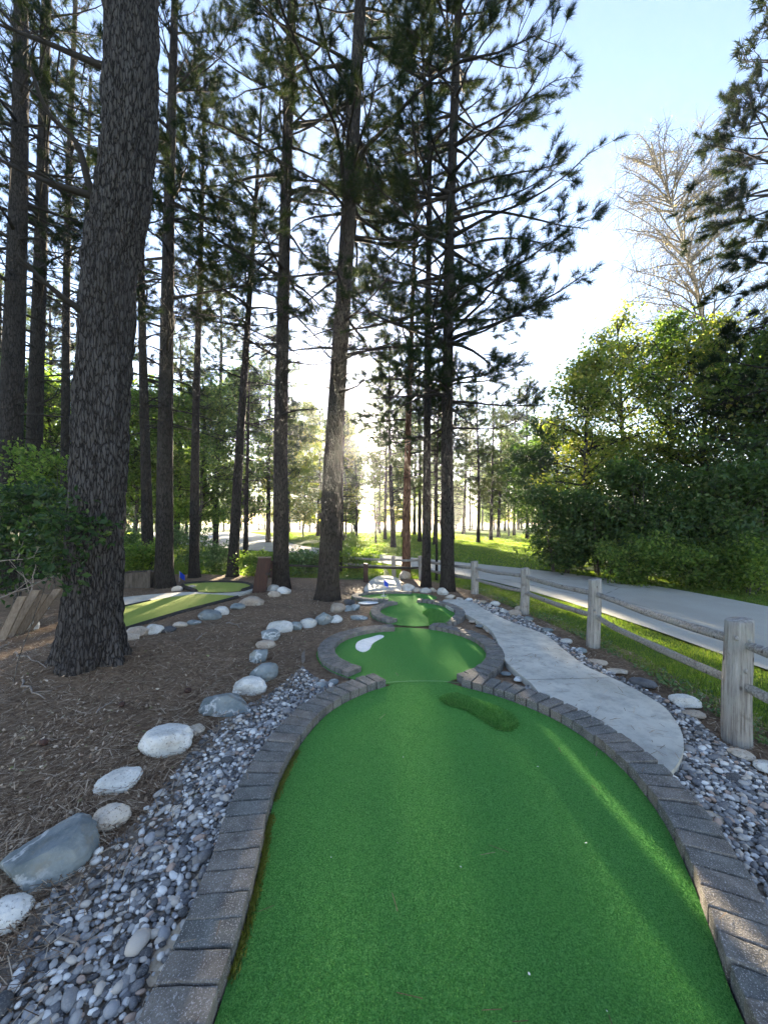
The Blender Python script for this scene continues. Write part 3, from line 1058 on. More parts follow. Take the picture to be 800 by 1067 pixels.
right_rocks = [
    ("dark brown-grey stone in the gravel beside the broad rounded path end", 669, 718, 31, .7, .4, "dark", -.3, 2),
    ("pale grey domed boulder in front of the nearest fence post", 712, 738, 34, .8, .5, "white", -.3, 2),
    ("flat buff stone just below the pale grey domed boulder", 722, 750, 26, .7, .35, "tan", -.3, 3),
    ("buff oval stone at the gravel's edge below the nearest fence post", 772, 795, 28, .8, .45, "tan", -.4, 2),
    ("grey-white stone at the picture's right edge in the gravel", 797, 808, 26, .9, .5, "white", .2, 3),
    ("flat pale stone half buried beside the gravel right of the path bend", 643, 704, 24, .6, .3, "tan", -.4, 3),
    ("long low buff stone just above the half-buried flat pale stone", 622, 694, 24, .6, .3, "tan", -.4, 3),
    ("grey stone at the foot of the second fence post from the camera", 605, 682, 16, .8, .5, "grey", .1, 3),
    ("white stone by the gravel just past the second fence post", 590, 672, 15, .8, .5, "white", .1, 3),
    ("low grey stone beside the narrow middle of the gravel strip", 570, 660, 15, .8, .45, "grey", .1, 3),
    ("blue-grey stone in front of the third fence post", 550, 648, 12, .9, .6, "grey", .1, 3),
    ("tan stone left of the third fence post", 536, 643, 17, .9, .6, "tan", .3, 3),
    ("pale stone on the path's edge left of the tan one", 525, 640, 12, .9, .6, "white", .3, 2),
    ("round tan stone midway between the third and fourth fence posts", 541, 637, 11, .9, .7, "tan", .3, 2),
    ("grey-white stone near the fourth fence post", 516, 632, 13, .9, .6, "white", .3, 2),
    ("small buff stone just left of the fourth fence post's foot", 503, 630, 10, .9, .6, "tan", .3, 2),
    ("flat grey flake in the gravel pocket between curb and path", 500, 655, 13, .8, .3, "grey", .3, 5),
    ("buff flake in the gravel pocket between curb and path", 510, 660, 12, .8, .3, "tan", .8, 5),
    ("tan flake lying at the narrow top of the gravel pocket", 492, 650, 11, .8, .35, "tan", .2, 5),
    ("white flat flake in the lower gravel pocket beside the path", 540, 712, 15, .8, .35, "white", .2, 5),
    ("grey flat flake at the lower end of the gravel pocket", 527, 706, 14, .8, .3, "grey", .6, 5),
]
for i, (lb, x, y, w, d, h, k, r, c) in enumerate(right_rocks):
    boulder(lb, x, y, w * .84, d, h * .85, k, r, c, 300 + i, .2, GC, .32, .0)
far_rocks = [
    ("pale boulder between the flag pad and the pair of right-hand trunks", 426, 616, 15, .9, .7, "white", .2, 3),
    ("white stone behind the flag pad in front of the reddish trunk", 422, 603, 13, .9, .9, "tan", .2, 3),
    ("small buff stone right of the pale boulder by the flag pad", 435, 617, 9, .9, .7, "tan", .2, 2),
    ("cream rounded stone left of the thicker right-hand trunk", 443, 618, 12, .9, .6, "white", .2, 2),
    ("tan small stone against the thinner right-hand trunk", 451, 617, 8, .9, .8, "tan", .2, 2),
    ("light domed stone right of the thicker right-hand trunk", 461, 620, 12, .9, .85, "white", .2, 3),
    ("pale low stone just right of the light domed stone", 469, 624, 12, .9, .5, "tan", .2, 3),
    ("buff pebble-like stone where the path begins", 479, 626, 9, .9, .5, "tan", .2, 3),
    ("greyish stone at the path's beginning, third from the thicker trunk", 488, 627, 10, .9, .5, "white", .2, 3),
]
for i, (lb, x, y, w, d, h, k, r, c) in enumerate(far_rocks):
    boulder(lb, x, y, w, d, h, k, r, c, 400 + i, .2, GD)

# ------------------------------------------------------------------ needle and leaf litter
def litter(n, region, lmin, lmax, w, rng, lift=.004, zf=gz, excl=()):
    (x0, x1), (y0, y1) = region
    u = rng.uniform(0, 1, n)
    y = 1 / (1 / y0 + u * (1 / y1 - 1 / y0))
    x = rng.uniform(x0, x1, n)
    m = np.ones(n, bool)
    for p in excl:
        m &= ~inside(p, x, y)
    return x[m], y[m]


EXC = [FRONT, RING2, RING3, PATH, [tuple(p) for p in brick_out] + [(1.6, 3.5), (1.8, .3)]]


def needle_chunk(x, y, zf, lmin, lmax, w, rng, lift):
    n = len(x)
    a = rng.uniform(0, 2 * np.pi, n)
    # matted in drifts: neighbours share a direction
    a = np.where(rng.uniform(0, 1, n) < .55, 3.0 * fbm(np.column_stack([x * 1.5, y * 1.5, 0 * x]), 2) * 2 + rng.normal(0, .5, n), a)
    L = rng.uniform(lmin, lmax, n) / 2
    d = np.column_stack([np.cos(a), np.sin(a), rng.normal(0, .13, n)])
    s = np.column_stack([-np.sin(a), np.cos(a), 0 * a]) * (w * (0.7 + .35 * y))[:, None]
    c = np.column_stack([x, y, zf(x, y) + lift + rng.uniform(0, .014, n)])
    V = np.stack([c - d * L[:, None] - s, c - d * L[:, None] + s, c + d * L[:, None] + s, c + d * L[:, None] - s], 1).reshape(-1, 3)
    return (V, np.arange(4 * n).reshape(-1, 4))


rng = np.random.default_rng(5)
x, y = litter(100000, ((-5.5, 0.1), (0.85, 9.5)), 0, 0, 0, rng, excl=EXC + [GRAVEL_L])
ch = [needle_chunk(x, y, gz, .05, .12, .0011, rng, .003)]
x, y = litter(7000, ((-1.7, -.3), (0.85, 4.6)), 0, 0, 0, rng, excl=EXC)
e = np.array(GL_edge)
m = rng.uniform(0, 1, len(x)) < np.exp(-np.clip(x - np.interp(y, e[:, 1], e[:, 0]), 0, 9) / .12)
ch.append(needle_chunk(x[m], y[m], bedz, .05, .1, .0011, rng, .02))
x, y = litter(9000, ((1.5, 2.9), (1.5, 9.0)), 0, 0, 0, rng, excl=[PATH, GRAVEL_R])
ch.append(needle_chunk(x, y, gz, .05, .1, .0014, rng, .003))
for n_, reg, z_ in ((170, ((-.95, 1.7), (.95, 3.6)), .080), (260, ((.9, 2.2), (2.2, 6.5)), .048), (16, ((-.5, 1.4), (1.1, 3.4)), .015)):
    x, y = litter(n_, reg, 0, 0, 0, rng)
    if z_ > .07:
        k = ~inside(FRONT, x, y) & (inside([tuple(p) for p in brick_out] + [(1.6, 3.5), (1.8, .3)], x, y)) & (x < np.interp(y, [1, 1.4, 1.95, 2.4, 2.8, 3.2, 3.5], [1.2, 1.32, 1.56, 1.6, 1.5, 1.2, .8]))
    elif z_ > .03:
        k = inside(PATH, x, y)
    else:
        k = inside(FRONT, x, y)
    ch.append(needle_chunk(x[k], y[k], lambda a, b, z_=z_: 0 * a + z_, .04, .09, .0010, rng, .002))
kind(obj("pine_needle_litter", ch, M["needle_litter"], None, False), "stuff")


def leaf_chunk(x, y, zf, smin, smax, rng, lift, up=.5):
    n = len(x)
    a = rng.uniform(0, 2 * np.pi, n)
    s = rng.uniform(smin, smax, n)
    nz = norm(np.column_stack([rng.normal(0, up, (n, 2)), np.ones(n)]))
    u = norm(np.cross(nz, np.column_stack([np.cos(a), np.sin(a), 0 * a])))
    v = np.cross(nz, u)
    c = np.column_stack([x, y, zf(x, y) + lift])
    asp = rng.uniform(.35, .8, n)[:, None]
    s = s[:, None]
    curl = nz * s * rng.uniform(-.1, .35, (n, 1))
    P = [c - u * s, c - u * s * .4 + v * s * asp * .8 - curl * .3, c + u * s * .35 + v * s * asp * .7, c + u * s + curl, c + u * s * .3 - v * s * asp * .8, c - u * s * .5 - v * s * asp * .7 + curl * .5]
    V = np.stack(P, 1).reshape(-1, 3)
    b = np.arange(n)[:, None] * 6
    return [(V, np.vstack([b + [0, 1, 2, 5], b + [5, 2, 3, 4]]))]


x, y = litter(26000, ((-5.5, 0.1), (1.0, 9.5)), 0, 0, 0, rng, excl=EXC)
k = fbm(np.column_stack([x * 1.1, y * 1.1, 0 * x]), 3) > rng.uniform(-.5, .45, len(x))
x, y = x[k], y[k]
ch = leaf_chunk(x, y, gz, .004, .017, rng, .014)
kind(obj("leaf_litter", ch, M["leaf_litter"], None, False), "stuff")
# a few pale petals and bits on the turf
tx = [flat(551, 1017, .01), flat(632, 1056, .01), flat(414, 880, .01), flat(528, 866, .01), flat(480, 905, .01), flat(610, 880, .01), flat(345, 895, .01), flat(560, 800, .01), flat(420, 790, .01), flat(498, 960, .01)]
ch = leaf_chunk(np.array([p[0] for p in tx]), np.array([p[1] for p in tx]), lambda x, y: 0 * x + .014, .003, .0075, rng, .004)
kind(obj("fallen_bits", ch, M["white"], None, False), "stuff")
# moss and seedlings along the inside foot of the left curb
mp = resample(L1, .004)
k = fbm(np.column_stack([mp * 6, np.zeros(len(mp))]), 3)
mp = mp[(k > -.12) & (mp[:, 1] > 1.05) & (mp[:, 1] < 2.5)]
mp = np.repeat(mp, 16, 0)
n = len(mp)
b = np.column_stack([mp + np.column_stack([np.abs(rng.normal(0, .012, n)), rng.normal(0, .01, n)]), np.full(n, .012)])
d = norm(np.column_stack([rng.normal(.15, .5, n), rng.normal(0, .5, n), np.ones(n)])) * rng.uniform(.006, .024, (n, 1))
s = norm(rng.normal(0, 1, (n, 3))) * .0025
kind(obj("moss", [(np.stack([b - s, b + s, b + d], 1).reshape(-1, 3), np.arange(3 * n).reshape(-1, 3))], M["moss"], None, False), "stuff")


def twig(label, p0, p1, r, seed, lift=.012, forks=2):
    rng = np.random.default_rng(seed)
    a, b = np.array(gnd(*p0)), np.array(gnd(*p1))
    n = 9
    t = np.linspace(0, 1, n)[:, None]
    P = a + (b - a) * t
    side = norm(np.array([-(b - a)[1], (b - a)[0], 0]))
    L = np.linalg.norm(b - a)
    P = P + side * (np.sin(t * 3.1) * rng.uniform(-.12, .12) * L + .02 * L * rng.normal(0, 1, (n, 1)))
    P[:, 2] = gz(P[:, 0], P[:, 1]) + lift + np.abs(rng.normal(0, .006, n))
    ch = tubes(P, np.linspace(r, r * .5, n), 6, True)
    for k in range(forks):
        i = rng.integers(3, 7)
        d = norm(norm(b - a) + side * rng.choice([-1, 1]) * .8 + [0, 0, .15]) * L * rng.uniform(.15, .3)
        Q = P[i] + d * np.linspace(0, 1, 4)[:, None]
        ch += tubes(Q, np.linspace(r * .5, r * .25, 4), 5, True)
    c = P[n // 2].copy()
    tag(obj("fallen_twig", local(ch, c), M["twig_grey"], None, True, tuple(c)), label, "twig", "fallen twigs on the mulch")


t = NT("dry grey twig")
g = t.noise(t.coord(), 40, 4)
M["twig_grey"] = t.pbr(t.ramp(g, [(0.3, (0.13, 0.105, 0.085)), (0.7, (0.30, 0.26, 0.22))]), 0.85, None, 0.2)
twig("curved grey twig on the mulch just left of the biggest pine's foot", (14, 681), (48, 698), .009, 1)
twig("forked twig pointing to the camera on the shaded mulch", (25, 710), (48, 729), .010, 2)
twig("short pale twig on the mulch at the left picture edge", (0, 676), (10, 671), .010, 3)
twig("thin twig on the mulch between the biggest pine and the row of stones", (236, 650), (250, 655), .010, 4)
twig("slender twig lying near the big smooth white boulder", (100, 745), (118, 733), .006, 5)
twig("thin twig poking out over the gravel beside the blue-grey boulder", (60, 985), (84, 998), .006, 6, .03, 1)
twig("bare twig on the mulch halfway to the leaning central pine", (205, 668), (214, 661), .010, 7)


def cone(label, px, py, seed):
    X, Y, g = gnd(px, py)
    V0, F0 = ICO3
    th = np.arctan2(V0[:, 1], V0[:, 0])
    z = V0[:, 2]
    sc = 1 + .22 * np.abs(np.sin(z * 11)) * np.abs(np.sin(th * 4 + np.round(z * 3.5) * .8))
    V = np.column_stack([V0[:, 0] * .021 * sc, z * .03, V0[:, 1] * .021 * sc])
    tag(obj("pine_cone", [(V, F0)], M["wood_dark"], None, False, (X, Y, g + .022), seed), label, "pine cone", "pine cones on the mulch")


cone("brown pine cone lying on the mulch below the biggest pine", 127, 737, .4)
cone("pine cone beside the near leaf scatter on the mulch", 46, 777, 1.2)
cone("pine cone on the mulch close to the broad grey-green boulder", 196, 722, 2.2)

# ------------------------------------------------------------------ grass and weeds
def blades(poly, dens, hmin, hmax, w, rng, zf, excl=(), near=1.2, power=1.0):
    poly = np.asarray(poly, float)
    lo, hi = poly.min(0), poly.max(0)
    n = int((hi[0] - lo[0]) * (hi[1] - lo[1]) * dens)
    x, y = rng.uniform(lo[0], hi[0], n), rng.uniform(lo[1], hi[1], n)
    m = inside(poly, x, y)
    for p in excl:
        m &= ~inside(p, x, y)
    x, y = x[m], y[m]
    n = len(x)
    cl = .7 + .6 * fbm(np.column_stack([x * 2.3, y * 2.3, 0 * x]), 3)
    h = rng.uniform(hmin, hmax, n) * np.clip(cl, .35, 1.4)
    a = rng.uniform(0, 2 * np.pi, n)
    s = np.column_stack([np.cos(a), np.sin(a), 0 * a]) * w
    b = np.column_stack([x, y, zf(x, y)])
    ln = np.column_stack([rng.normal(0, .45, (n, 2)) * h[:, None], h])
    mid = b + ln * [.35, .35, .6]
    V = np.stack([b - s, b + s, mid + s * .8, b + ln, mid - s * .8], 1).reshape(-1, 3)
    k = np.arange(n)[:, None] * 5
    return [(V, k + np.array([[0, 1, 2, 4]])), (V[:0], np.zeros((0, 3), int))], (V, k + np.array([[4, 2, 3]]))


def grass_chunks(*a, **kw):
    c1, c2 = blades(*a, **kw)
    return [c1[0], c2]


rng = np.random.default_rng(11)
STRIP = np.array([(2.45, .6), (2.62, 2.4), (2.68, 4.6), (2.4, 6.4), (1.95, 8.6), (1.1, 10.2), (.2, 10.9), (0, 14.2), (1.5, 12.2), (2.6, 10.2), (3.25, 8.2), (3.64, 6.5), (3.87, 4.4), (4.0, 2), (4.02, .6)])
zz = lambda x, y: np.full(len(x), -.03)
ch = grass_chunks(STRIP, 5200, .025, .075, .0022, rng, zz)
ch += grass_chunks(np.array([(6.95, 2), (9, 2), (9, 9), (7, 12), (5.2, 12.6), (6.1, 10.4), (6.6, 9), (6.98, 6.9)]), 2200, .03, .09, .004, rng, zz)
ch += grass_chunks(np.array([(-9, 11.2), (-6, 11.3), (-3, 10.7), (0, 10.6), (0, 14.2), (-2.2, 16.6), (-4.8, 19.2), (-9, 22), (-12, 20)]), 900, .03, .09, .007, rng, zz)
ch += grass_chunks(np.array([(0.1, 18.1), (2.9, 14.9), (5, 12.4), (9, 14), (12, 30), (-4, 34), (-5.8, 26.6), (-3, 21.7)]), 170, .05, .11, .012, rng, zz)
ch += grass_chunks(np.array([(-22, 62), (-14, 46), (-9, 34), (-4, 34), (12, 30), (20, 36), (34, 64)]), 34, .08, .16, .03, rng, zz)
ch += grass_chunks(np.array([(-15, 28), (-40, 62), (-60, 50), (-30, 18), (-12, 20), (-9, 22)]), 30, .08, .2, .03, rng, zz)
kind(obj("grass", ch, M["grass"], None, False), "stuff")
# broad-leaved weeds along the fence foot
n = 2600
yy = rng.uniform(1.6, 9, n)
xx = np.interp(yy, [1.6, 4.7, 6.4, 8.6, 9], [2.5, 2.62, 2.4, 1.98, 1.8]) + np.abs(rng.normal(0, .16, n)) - .02
k = fbm(np.column_stack([xx * 2.5, yy * 2.5, 0 * xx]), 2) > -.05
xx, yy = xx[k], yy[k]
hz_ = rng.uniform(.0, .07, len(xx))
ch = leaf_chunk(xx, yy, lambda x, y: hz_ - .01, .010, .024, rng, .0, .6)
kind(obj("weeds", ch, M["weed"], None, False), "stuff")

# ------------------------------------------------------------------ split-rail fence
POSTS = [(2.35, .70, .84, .080), (2.45, 2.66, .83, .080), (2.58, 4.72, .81, .074), (2.34, 6.40, .75, .070), (1.94, 8.25, .68, .078), (0.98, 10.3, .62, .062), (0.28, 11.0, .56, .06), (-1.5, 12.0, .56, .06)]
fence = thing("split_rail_fence", "weathered grey split-rail fence with round posts curving along the road", "fence", (2.45, 2.66, 0))
FO = np.array([2.45, 2.66, 0])


def post_mesh(x, y, h, r, seed):
    rng = np.random.default_rng(seed)
    s, n = 28, 26
    z = np.concatenate([np.linspace(-.12, h - .008, n - 2), [h, h + .002]])
    a = np.arange(s) / s * 2 * np.pi
    rr = np.concatenate([np.linspace(r * 1.06, r * .97, n - 2), [r * .90, r * .0 + .001]])
    P = np.stack([np.cos(a)[None] * rr[:, None], np.sin(a)[None] * rr[:, None], np.broadcast_to(z[:, None], (n, s))], -1)
    q = P * [7, 7, 1.6] + seed * 5
    dis = 1 + .10 * fbm(q, 3)[..., None] * [1, 1, 0] + .05 * fbm(P * [30, 30, 2] + seed, 2)[..., None] * [1, 1, 0]
    P = P * dis
    P[-1, :, :2] *= .01
    P[..., 0] += x + .012 * np.sin(z * 4 + seed)[:, None]
    P[..., 1] += y
    # top slightly sloped
    P[-2:, :, 2] += (P[-2:, :, 0] - x) * .12
    V = P.reshape(-1, 3)
    i, j = np.meshgrid(np.arange(n - 1), np.arange(s), indexing="ij")
    Fq = np.stack([i * s + j, i * s + (j + 1) % s, (i + 1) * s + (j + 1) % s, (i + 1) * s + j], -1).reshape(-1, 4)
    ch = [(V, Fq)]
    # knots: small bumps
    for _ in range(3):
        zz_, aa = rng.uniform(.15, h - .1), rng.uniform(-2.6, -.4)
        kv = ICO2[0] * [.014, .014, .018] + [x + math.cos(aa) * r * .98, y + math.sin(aa) * r * .98, zz_]
        ch.append((kv, ICO2[1]))
    return ch


def rail_mesh(a, b, seed, w=.05, h=.065):
    rng = np.random.default_rng(seed)
    n, s = 22, 10
    t = np.linspace(0, 1, n)[:, None]
    a, b = np.array(a, float), np.array(b, float)
    P = a + (b - a) * t
    P[:, 2] += -.018 * np.sin(t[:, 0] * np.pi) + .012 * fbm(np.column_stack([t * 4, t * 0, t * 0 + seed]), 2)
    side = norm(np.array([-(b - a)[1], (b - a)[0], 0]))
    P = P + side * .012 * fbm(np.column_stack([t * 3, t * 0 + 5, t * 0 + seed]), 2)[:, None]
    ang = np.arange(s) / s * 2 * np.pi
    # rough split triangle / wedge section
    prof = 1 / np.maximum(np.abs(np.cos((ang * 1.5 + rng.uniform(0, 6)) % (2 * np.pi / 2) - np.pi / 2)), .72)
    prof = prof / prof.mean()
    ends = np.minimum(np.minimum(t[:, 0], 1 - t[:, 0]) * 9 + .5, 1)
    V = []
    for i in range(n):
        for k in range(s):
            rad = prof[k] * ends[i] * (1 + .12 * vnoise(np.array([i * .35, k * .9, seed * 7.0])))
            V.append(P[i] + side * math.cos(ang[k]) * rad * w / 2 + np.array([0, 0, 1]) * math.sin(ang[k]) * rad * h / 2)
    i, j = np.meshgrid(np.arange(n - 1), np.arange(s), indexing="ij")
    Fq = np.stack([i * s + j, i * s + (j + 1) % s, (i + 1) * s + (j + 1) % s, (i + 1) * s + j], -1).reshape(-1, 4)
    return [(np.array(V), Fq)]


for i, (x, y, h, r) in enumerate(POSTS):
    obj("post", local(post_mesh(x, y, h, r, 3 + i), FO), M["wood_post"], fence)
for i in range(len(POSTS) - 1):
    a, b = POSTS[i], POSTS[i + 1]
    for fr_ in (.80, .455):
        za, zb = a[2] * fr_ + (.015 if i % 2 else -.01), b[2] * fr_ - (.012 if i % 2 else -.012)
        d = norm(np.array([b[0] - a[0], b[1] - a[1]]))
        rl = obj("rail", local(rail_mesh((a[0] + d[0] * .03, a[1] + d[1] * .03, za), (b[0] - d[0] * .03, b[1] - d[1] * .03, zb), i * 2 + (fr_ > .6)), FO), M["wood_rail"], fence)

# low dark fence at the end of the mulch bed
lf = thing("low_fence", "low dark brown rail fence with a square post left of the flag pad", "fence", (-.47, 9.9, 0))
LO = np.array([-.47, 9.9, 0])
for (px_, py_) in ((-.47, 9.9), (-3.1, 10.6)):
    obj("post", local([box((px_, py_, .15), (.11, .11, .62), .2)], LO), M["wood_dark"], lf, False)
obj("rail", local(rail_mesh((-3.1, 10.6, .36), (-.47, 9.9, .36), 41, .05, .06), LO), M["wood_black"], lf)
obj("rail", local(rail_mesh((-.44, 9.9, .36), (.95, 10.3, .30), 42, .05, .06), LO), M["wood_black"], lf)

# leaning brown post by the second trunk
X, Y, g = gnd(270, 617)
bpz = thing("slanted_post", "dark brown square wooden post leaning right beside a pine trunk", "post", (X, Y, g))
V, Fc = box((0, 0, .34), (.27, .16, .80), .25)
V = V + np.column_stack([(V[:, 2]) * .17, 0 * V[:, 0], 0 * V[:, 0]])
obj("body", [(V, Fc)], M["wood_dark"], bpz, False)
V2, F2 = box((.135 + .06, -.02, .40), (.10, .1, .05), .25)
obj("peg", [(V2, F2)], M["wood_black"], bpz, False)
obj("top", [(box((.127, 0, .748), (.27, .165, .018), .25))], M["plank"], bpz, False)

# ------------------------------------------------------------------ flags
def flag(label, px, py, h, ang, s=1.0):
    X, Y, g = gnd(px, py)
    t = thing("golf_flag", label, "flag", (X, Y, 0), 0, "blue hole flags")
    obj("flagstick", tubes(np.array([[0, 0, -.02], [0.004, 0, h * .5], [.006, 0, h]]), np.array([.007, .006, .005]), 8, True), M["steel"], t)
    n = 10
    u = np.linspace(0, 1, n)
    rows = []
    for k, v in enumerate(np.linspace(0, 1, 6)):
        w = .26 * s
        xx = u * w * .62
        yy_ = .025 * np.sin(u * 7 + v) * u
        zz_ = h - .005 - v * .2 * s * (1 - u * .12) - u * .15 * s
        rows.append(np.column_stack([xx * math.cos(ang) - yy_ * math.sin(ang), xx * math.sin(ang) + yy_ * math.cos(ang), zz_]))
    Pn = np.array(rows)
    off = np.array([-math.sin(ang), math.cos(ang), 0]) * .0015
    V = np.vstack([Pn.reshape(-1, 3) - off, Pn.reshape(-1, 3) + off])
    i, j = np.meshgrid(np.arange(5), np.arange(n - 1), indexing="ij")
    f = np.stack([i * n + j, i * n + j + 1, (i + 1) * n + j + 1, (i + 1) * n + j], -1).reshape(-1, 4)
    obj("flag_cloth", [(V, np.vstack([f, f[:, ::-1] + 6 * n]))], M["blue"], t)
    obj("cup", tubes(np.array([[0, 0, -.02], [0, 0, .004]]), np.array([.054, .054]), 20), M["white"], t)


flag("small blue flag on a thin white stick in the last round", 399.5, 622, .36, .15, .62)
flag("tiny blue flag beyond the lime green lane between two pine trunks", 187, 606, .28, .4, .8)

# ------------------------------------------------------------------ second green at the left
def solid(name, pts, z0, z1, mat, label=None, cat=None, grid=None):
    out = np.array(pts)
    o = obj(name, slab(out, z0, z1, grid), mat, None, False)
    if label:
        tag(o, label, cat)
    return o


A_ = [flat(*p, .07) for p in [(118, 659), (150, 649), (190, 637), (232, 626), (248, 621.5), (225, 619.5), (205, 619), (180, 622), (157, 626), (135, 631), (118, 634)]]
B_ = [flat(*p, .07) for p in [(190, 609.5), (215, 607), (245, 607), (260, 609), (262, 612), (252, 615.5), (240, 617), (222, 617.5), (205, 616)]]
t1 = thing("putting_lane", "sunlit lime green turf lane edged with black boards at the left", "putting green", (-4.0, 6.6, .07))
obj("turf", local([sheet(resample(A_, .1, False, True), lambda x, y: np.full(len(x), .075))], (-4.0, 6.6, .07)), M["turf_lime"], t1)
for a, b in ((0, 4), (8, 10)):
    P = resample(A_[a:b + 1], .15, False)
    P3 = np.column_stack([P, np.full(len(P), .06)])
    obj("edging_board", local(tubes(P3, np.full(len(P), .035), 4, True), (-4.0, 6.6, .07)), M["wood_black"], t1, False)
t2 = thing("putting_lane", "rounded end of turf beyond the concrete strip, between two pine trunks", "putting green", (-4.0, 9.0, .07))
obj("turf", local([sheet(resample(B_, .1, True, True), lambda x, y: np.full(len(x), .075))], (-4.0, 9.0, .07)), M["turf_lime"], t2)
P = resample([B_[i] for i in (8, 0, 1, 2, 3, 4, 5)], .12)
obj("edging_board", local(tubes(np.column_stack([P, np.full(len(P), .065)]), np.full(len(P), .05), 4, True), (-4.0, 9.0, .07)), M["wood_black"], t2, False)
S_ = [flat(*p, .062) for p in [(205, 619.5), (225, 618.5), (247, 620), (262, 616), (264, 613), (254, 616), (240, 617.4), (222, 618), (205, 616.5), (186, 617), (160, 619), (130, 622), (112, 626), (112, 634), (135, 630.5), (157, 625.5), (180, 621.5)]]
kind(obj("walkway", slab(np.array(S_), -.03, .060), M["concrete"]), "structure")

# planter box
X, Y, g = gnd(145, 611)
pl = thing("planter_box", "square wooden planter of short upright timbers beyond the biggest pine", "planter", (X, Y, g), .15)
for (cx, cy, sx, sy) in ((0, -.26, .66, .05), (0, .26, .66, .05), (-.305, 0, .05, .46), (.305, 0, .05, .46)):
    obj("side_board", [box((cx, cy, .17), (sx, sy, .34))], M["wood_planter"], pl, False)
for sx in (-1, 1):
    obj("corner_post", [box((sx * .34, -.28, .2), (.07, .07, .42))], M["wood_planter"], pl, False)
obj("soil", [box((0, 0, .28), (.55, .46, .04))], M["mulch"], pl, False)
# leaning boards
for i, (px_, py_, hh, tl, lb) in enumerate(((1, 668, .52, .20, "leftmost bare board leaning in the shade left of the biggest pine"), (8, 664, .56, .30, "second bare board from the picture edge, leaning left of the biggest pine"), (16, 662, .50, .36, "third bare board from the picture edge, leaning right"), (22, 660, .54, .45, "rightmost bare board, leaning towards the white domed stone"))):
    X, Y, g = gnd(px_, py_)
    V, Fc = box((0, 0, hh / 2), (.10, .025, hh))
    V[:, 0] += V[:, 2] * math.tan(tl)
    V[:, 1] += V[:, 2] * .35 + i * .03
    tag(obj("leaning_board", [(V, Fc)], M["plank"], None, False, (X, Y, g - .01), .1), lb, "board", "bare boards leaning at the left")

# ------------------------------------------------------------------ trees
def centreline(pts, Y, H, base):
    """trunk axis from surveyed points (photo columns and rows at the trunk's own distance)"""
    zs = np.array([CAM_H - (p[1] - HY) * Y / F_PX for p in pts])
    xs = np.array([(p[0] - CX) / F_PX * Y for p in pts])
    o = np.argsort(zs)
    zs, xs = zs[o], xs[o]
    zs[0] = base

    def f(z):
        z = np.asarray(z, float)
        r = np.interp(z, zs, xs)
        sl = (xs[-1] - xs[-2]) / (zs[-1] - zs[-2])
        return np.where(z > zs[-1], xs[-1] + (z - zs[-1]) * sl * np.exp(-(z - zs[-1]) * .05), r)
    return f


def trunk_mesh(fx, H, r0, rtop, base=0, n=60, s=18, flare=.35, seed=0, bark=0.0, y0=0.0):
    t = np.linspace(0, 1, n) ** 1.25
    z = base - .08 + t * (H - base + .08)
    zf_ = z - base
    r = (r0 + (rtop - r0) * (zf_ / (H - base)).clip(0, 1) ** .9) * (1 + flare * np.exp(-zf_.clip(0) / .28))
    cx = fx(z)
    cx = np.convolve(np.pad(cx, 2, "edge"), np.ones(5) / 5, "valid")
    cy = y0 + .05 * np.sin(z * .35 + seed)
    a = np.arange(s) / s * 2 * np.pi
    rr = np.broadcast_to(r[:, None], (n, s)).copy()
    P0 = np.stack([np.cos(a)[None] * np.ones((n, 1)), np.sin(a)[None] * np.ones((n, 1)), np.broadcast_to(z[:, None], (n, s))], -1)
    rr *= 1 + .05 * fbm(P0 * [1.2, 1.2, .8] + seed, 3)
    rr *= 1 + (flare * .55 * np.exp(-zf_.clip(0) / .22))[:, None] * np.cos(a * 5 + seed + .8 * np.sin(a * 2))[None]
    if bark:
        q = np.stack([np.cos(a)[None] * r[:, None] * 20, np.sin(a)[None] * r[:, None] * 20, np.broadcast_to(z[:, None] * 3.6, (n, s))], -1)
        w = np.stack([fbm(q * .6 + k * 9, 3) for k in range(3)], -1)
        q = q + w * 1.1
        d = np.empty((n, s))
        for i in range(n):
            for j in range(s):
                ds = mnoise.voronoi(q[i, j])[0]
                d[i, j] = min((ds[1] - ds[0]) * 2.2, 1.0)
        q2 = q * [.42, .42, .30] + 31.7
        d2 = np.empty((n, s))
        for i in range(n):
            for j in range(s):
                ds = mnoise.voronoi(q2[i, j])[0]
                d2[i, j] = min((ds[1] - ds[0]) * 3.0, 1.0)
        rr += bark * .8 * (d2 - .85)
        d = d * (.65 + .5 * fbm(q * .22, 2))
        rr += bark * (d - .7) + bark * .35 * fbm(q * 3.0, 3)
    V = np.stack([cx[:, None] + np.cos(a)[None] * rr, cy[:, None] + np.sin(a)[None] * rr, np.broadcast_to(z[:, None], (n, s))], -1).reshape(-1, 3)
    i, j = np.meshgrid(np.arange(n - 1), np.arange(s), indexing="ij")
    Fq = np.stack([i * s + j, i * s + (j + 1) % s, (i + 1) * s + (j + 1) % s, (i + 1) * s + j], -1).reshape(-1, 4)
    return [(V, Fq)]


def needle_tris(B, D, l, K, nl, w, rng):
    n = len(B)
    B = np.repeat(B, K, 0)
    D = np.repeat(D, K, 0)
    l = np.repeat(l, K)
    t = rng.uniform(0, 1, n * K)
    o = B + D * (l * t)[:, None]
    d = norm(D * .62 + norm(rng.normal(0, 1, (n * K, 3))) * .66 + [0, 0, .06])
    s = norm(np.cross(d, rng.normal(0, 1, (n * K, 3)))) * (w / 2)
    L = nl * rng.uniform(.7, 1.15, (n * K, 1))
    V = np.stack([o - s, o + s, o + d * L], 1).reshape(-1, 3)
    return (V, np.arange(3 * n * K).reshape(-1, 3))


